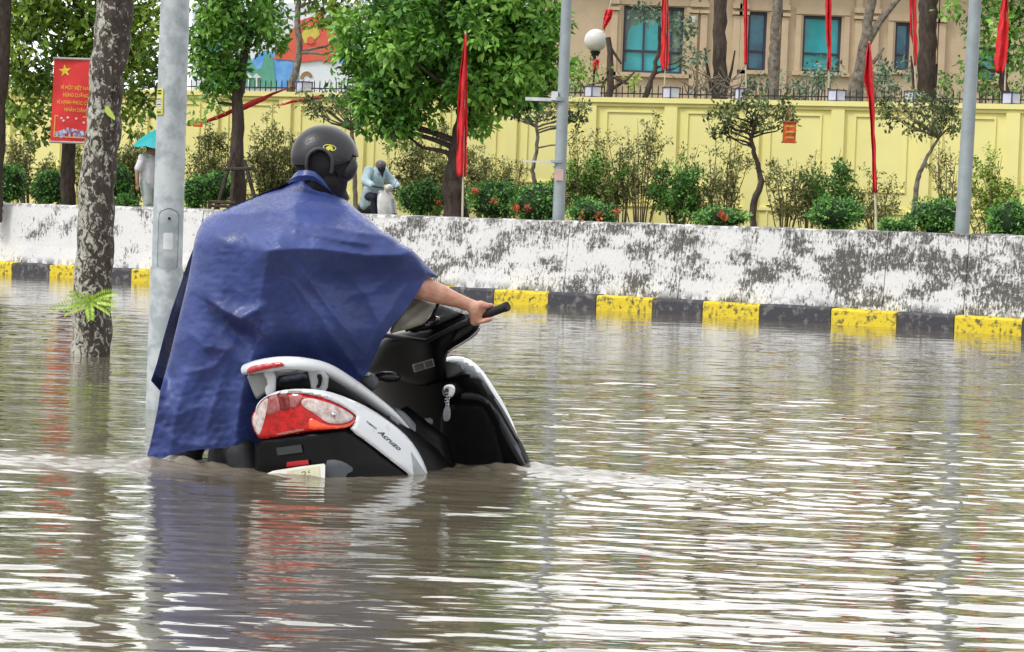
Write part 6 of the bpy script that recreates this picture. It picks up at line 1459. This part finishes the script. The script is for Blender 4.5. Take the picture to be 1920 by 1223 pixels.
def build_pedestrian():
    d = 43.0; c = P(274, 384, d); b = V(c.x + .02, d, GZ - .02); A = V(.75, -.45, 0).normalized(); U = V(0, 0, 1); R = A.cross(U)
    def L(a, r, u): return b + A * a + R * r + U * u
    root = empty('person', b, 'pedestrian in a white t-shirt walking under a teal umbrella behind the grey pole', 'person')
    S = 1.52 / 1.65
    def Q(a, r, u): return L(a * S, r * S, u * S)
    hp = Q(0, 0, .90); ch = Q(.02, 0, 1.25); nk = Q(.04, 0, 1.42); hd = Q(.07, 0, 1.54)
    sr, sl_ = Q(.0, .19, 1.36), Q(.0, -.19, 1.36); er = Q(-.06, .27, 1.08); hr_ = Q(-.02, .30, .84); el = Q(.16, -.24, 1.12); hl = Q(.28, -.12, 1.25)
    segs = [([hp, ch, nk], [.12, .125, .055]), ([nk, hd], [.05, .055]), ([ch, sr, er, hr_], [.09, .055, .042, .028]), ([ch, sl_, el, hl], [.09, .055, .042, .028]),
            ([Q(0, .09, .88), Q(.10, .10, .47), Q(.02, .10, .08)], [.085, .06, .04]), ([Q(0, -.09, .88), Q(-.02, -.10, .46), Q(-.20, -.10, .10)], [.085, .06, .04]), ([Q(.02, .10, .05), Q(.18, .10, .03)], [.04, .03]), ([Q(-.20, -.10, .07), Q(-.05, -.10, .03)], [.04, .03])]
    for i in range(4): segs.append(([hr_ - U * .03 + A * (-.03 + .02 * i), hr_ - U * .09 + A * (-.028 + .02 * i), hr_ - U * .12 + A * (-.02 + .02 * i) - R * .02], [.012, .010, .008]))
    segs.append(([hr_ - U * .02 + A * .03, hr_ - U * .06 + A * .05 - R * .02], [.013, .009]))
    for i in range(4): segs.append(([hl + U * (-.03 + .02 * i), hl + U * (-.03 + .02 * i) + A * .04, hl + U * (-.03 + .02 * i) + A * .03 + R * .03], [.012, .010, .008]))
    segs.append(([hl, hl + U * .04 - A * .01 + R * .02], [.014, .009]))
    body_mesh('body', segs, .010, M_['skinf'], root, blobs=head_blobs(hd, A, U, .98))
    sh_ = pm('shirt_white', (.80, .79, .84), .8, (.68, .67, .74), 8, bump=.006, bscale=14)
    body_mesh('t_shirt', [([Q(0, 0, .86), ch, nk - U * .03], [.165, .165, .075]), ([ch, sr, er.lerp(sr, .25)], [.12, .085, .075]), ([ch, sl_, el.lerp(sl_, .25)], [.12, .085, .075])], .013, sh_, root)
    tr_ = pm('trousers_pale', (.50, .56, .55), .8, (.40, .46, .45), 8, bump=.006, bscale=14)
    body_mesh('trousers', [([Q(0, .09, .88), Q(.10, .10, .47), Q(.02, .10, .12)], [.11, .085, .07]), ([Q(0, -.09, .88), Q(-.02, -.10, .46), Q(-.20, -.10, .14)], [.11, .085, .07])], .013, tr_, root)
    m = MB(); m.ell(hd + U * .04 - A * .015, (.098, .088, .095), (A, R, U)); m.build('hair', pm('hair_black', (.02, .014, .012), .6), root, smooth=True)
    # umbrella
    top = P(300, 242, 42.8); um = empty('umbrella', hl, 'teal umbrella tilted over the pedestrian and half hidden by the grey pole', 'umbrella')
    tlt = (top - hl).normalized(); 
    tlt = V(.02, -.05, 1).normalized(); top = V(P(297, 242, 42.8).x, hl.y, top.z); X_ = V(1, 0, .10).normalized(); X_ = (X_ - tlt * X_.dot(tlt)).normalized(); Y_ = tlt.cross(X_)
    n = 8; vs = [top]; fs = []; rings = 6; seg = 32
    for j in range(1, rings + 1):
        t = j / rings
        for i in range(seg):
            q = 2 * math.pi * i / seg; rib = abs(math.cos(q * n / 2)); rr_ = .50 * t * (.94 + .06 * rib); dz = -.34 * (t ** 1.6) - .03 * (1 - rib) * t * -1
            vs.append(top + X_ * rr_ * math.cos(q) + Y_ * rr_ * math.sin(q) + tlt * dz)
    for i in range(seg): fs.append((0, 1 + i, 1 + (i + 1) % seg))
    for j in range(rings - 1):
        for i in range(seg): a = 1 + j * seg + i; b2 = 1 + j * seg + (i + 1) % seg; fs.append((a, a + seg, b2 + seg, b2))
    m = MB(); m.add(vs, fs); o = m.build('canopy', pm('umbrella_teal', (.03, .46, .50), .5, (.02, .38, .42), 5), um); sd = o.modifiers.new('s', 'SOLIDIFY'); sd.thickness = .004
    MB().tube([hl - U * .10, top + U * .05], .007, 8).build('shaft', M_['chrome'], um, smooth=True)
    m = MB()
    for i in range(8): q = 2 * math.pi * i / 8 ; m.tube([top - tlt * .02, top + (X_ * math.cos(q) + Y_ * math.sin(q)) * .46 - tlt * .30], .004, 4)
    m.build('ribs', M_['iron'], um)
build_pedestrian()
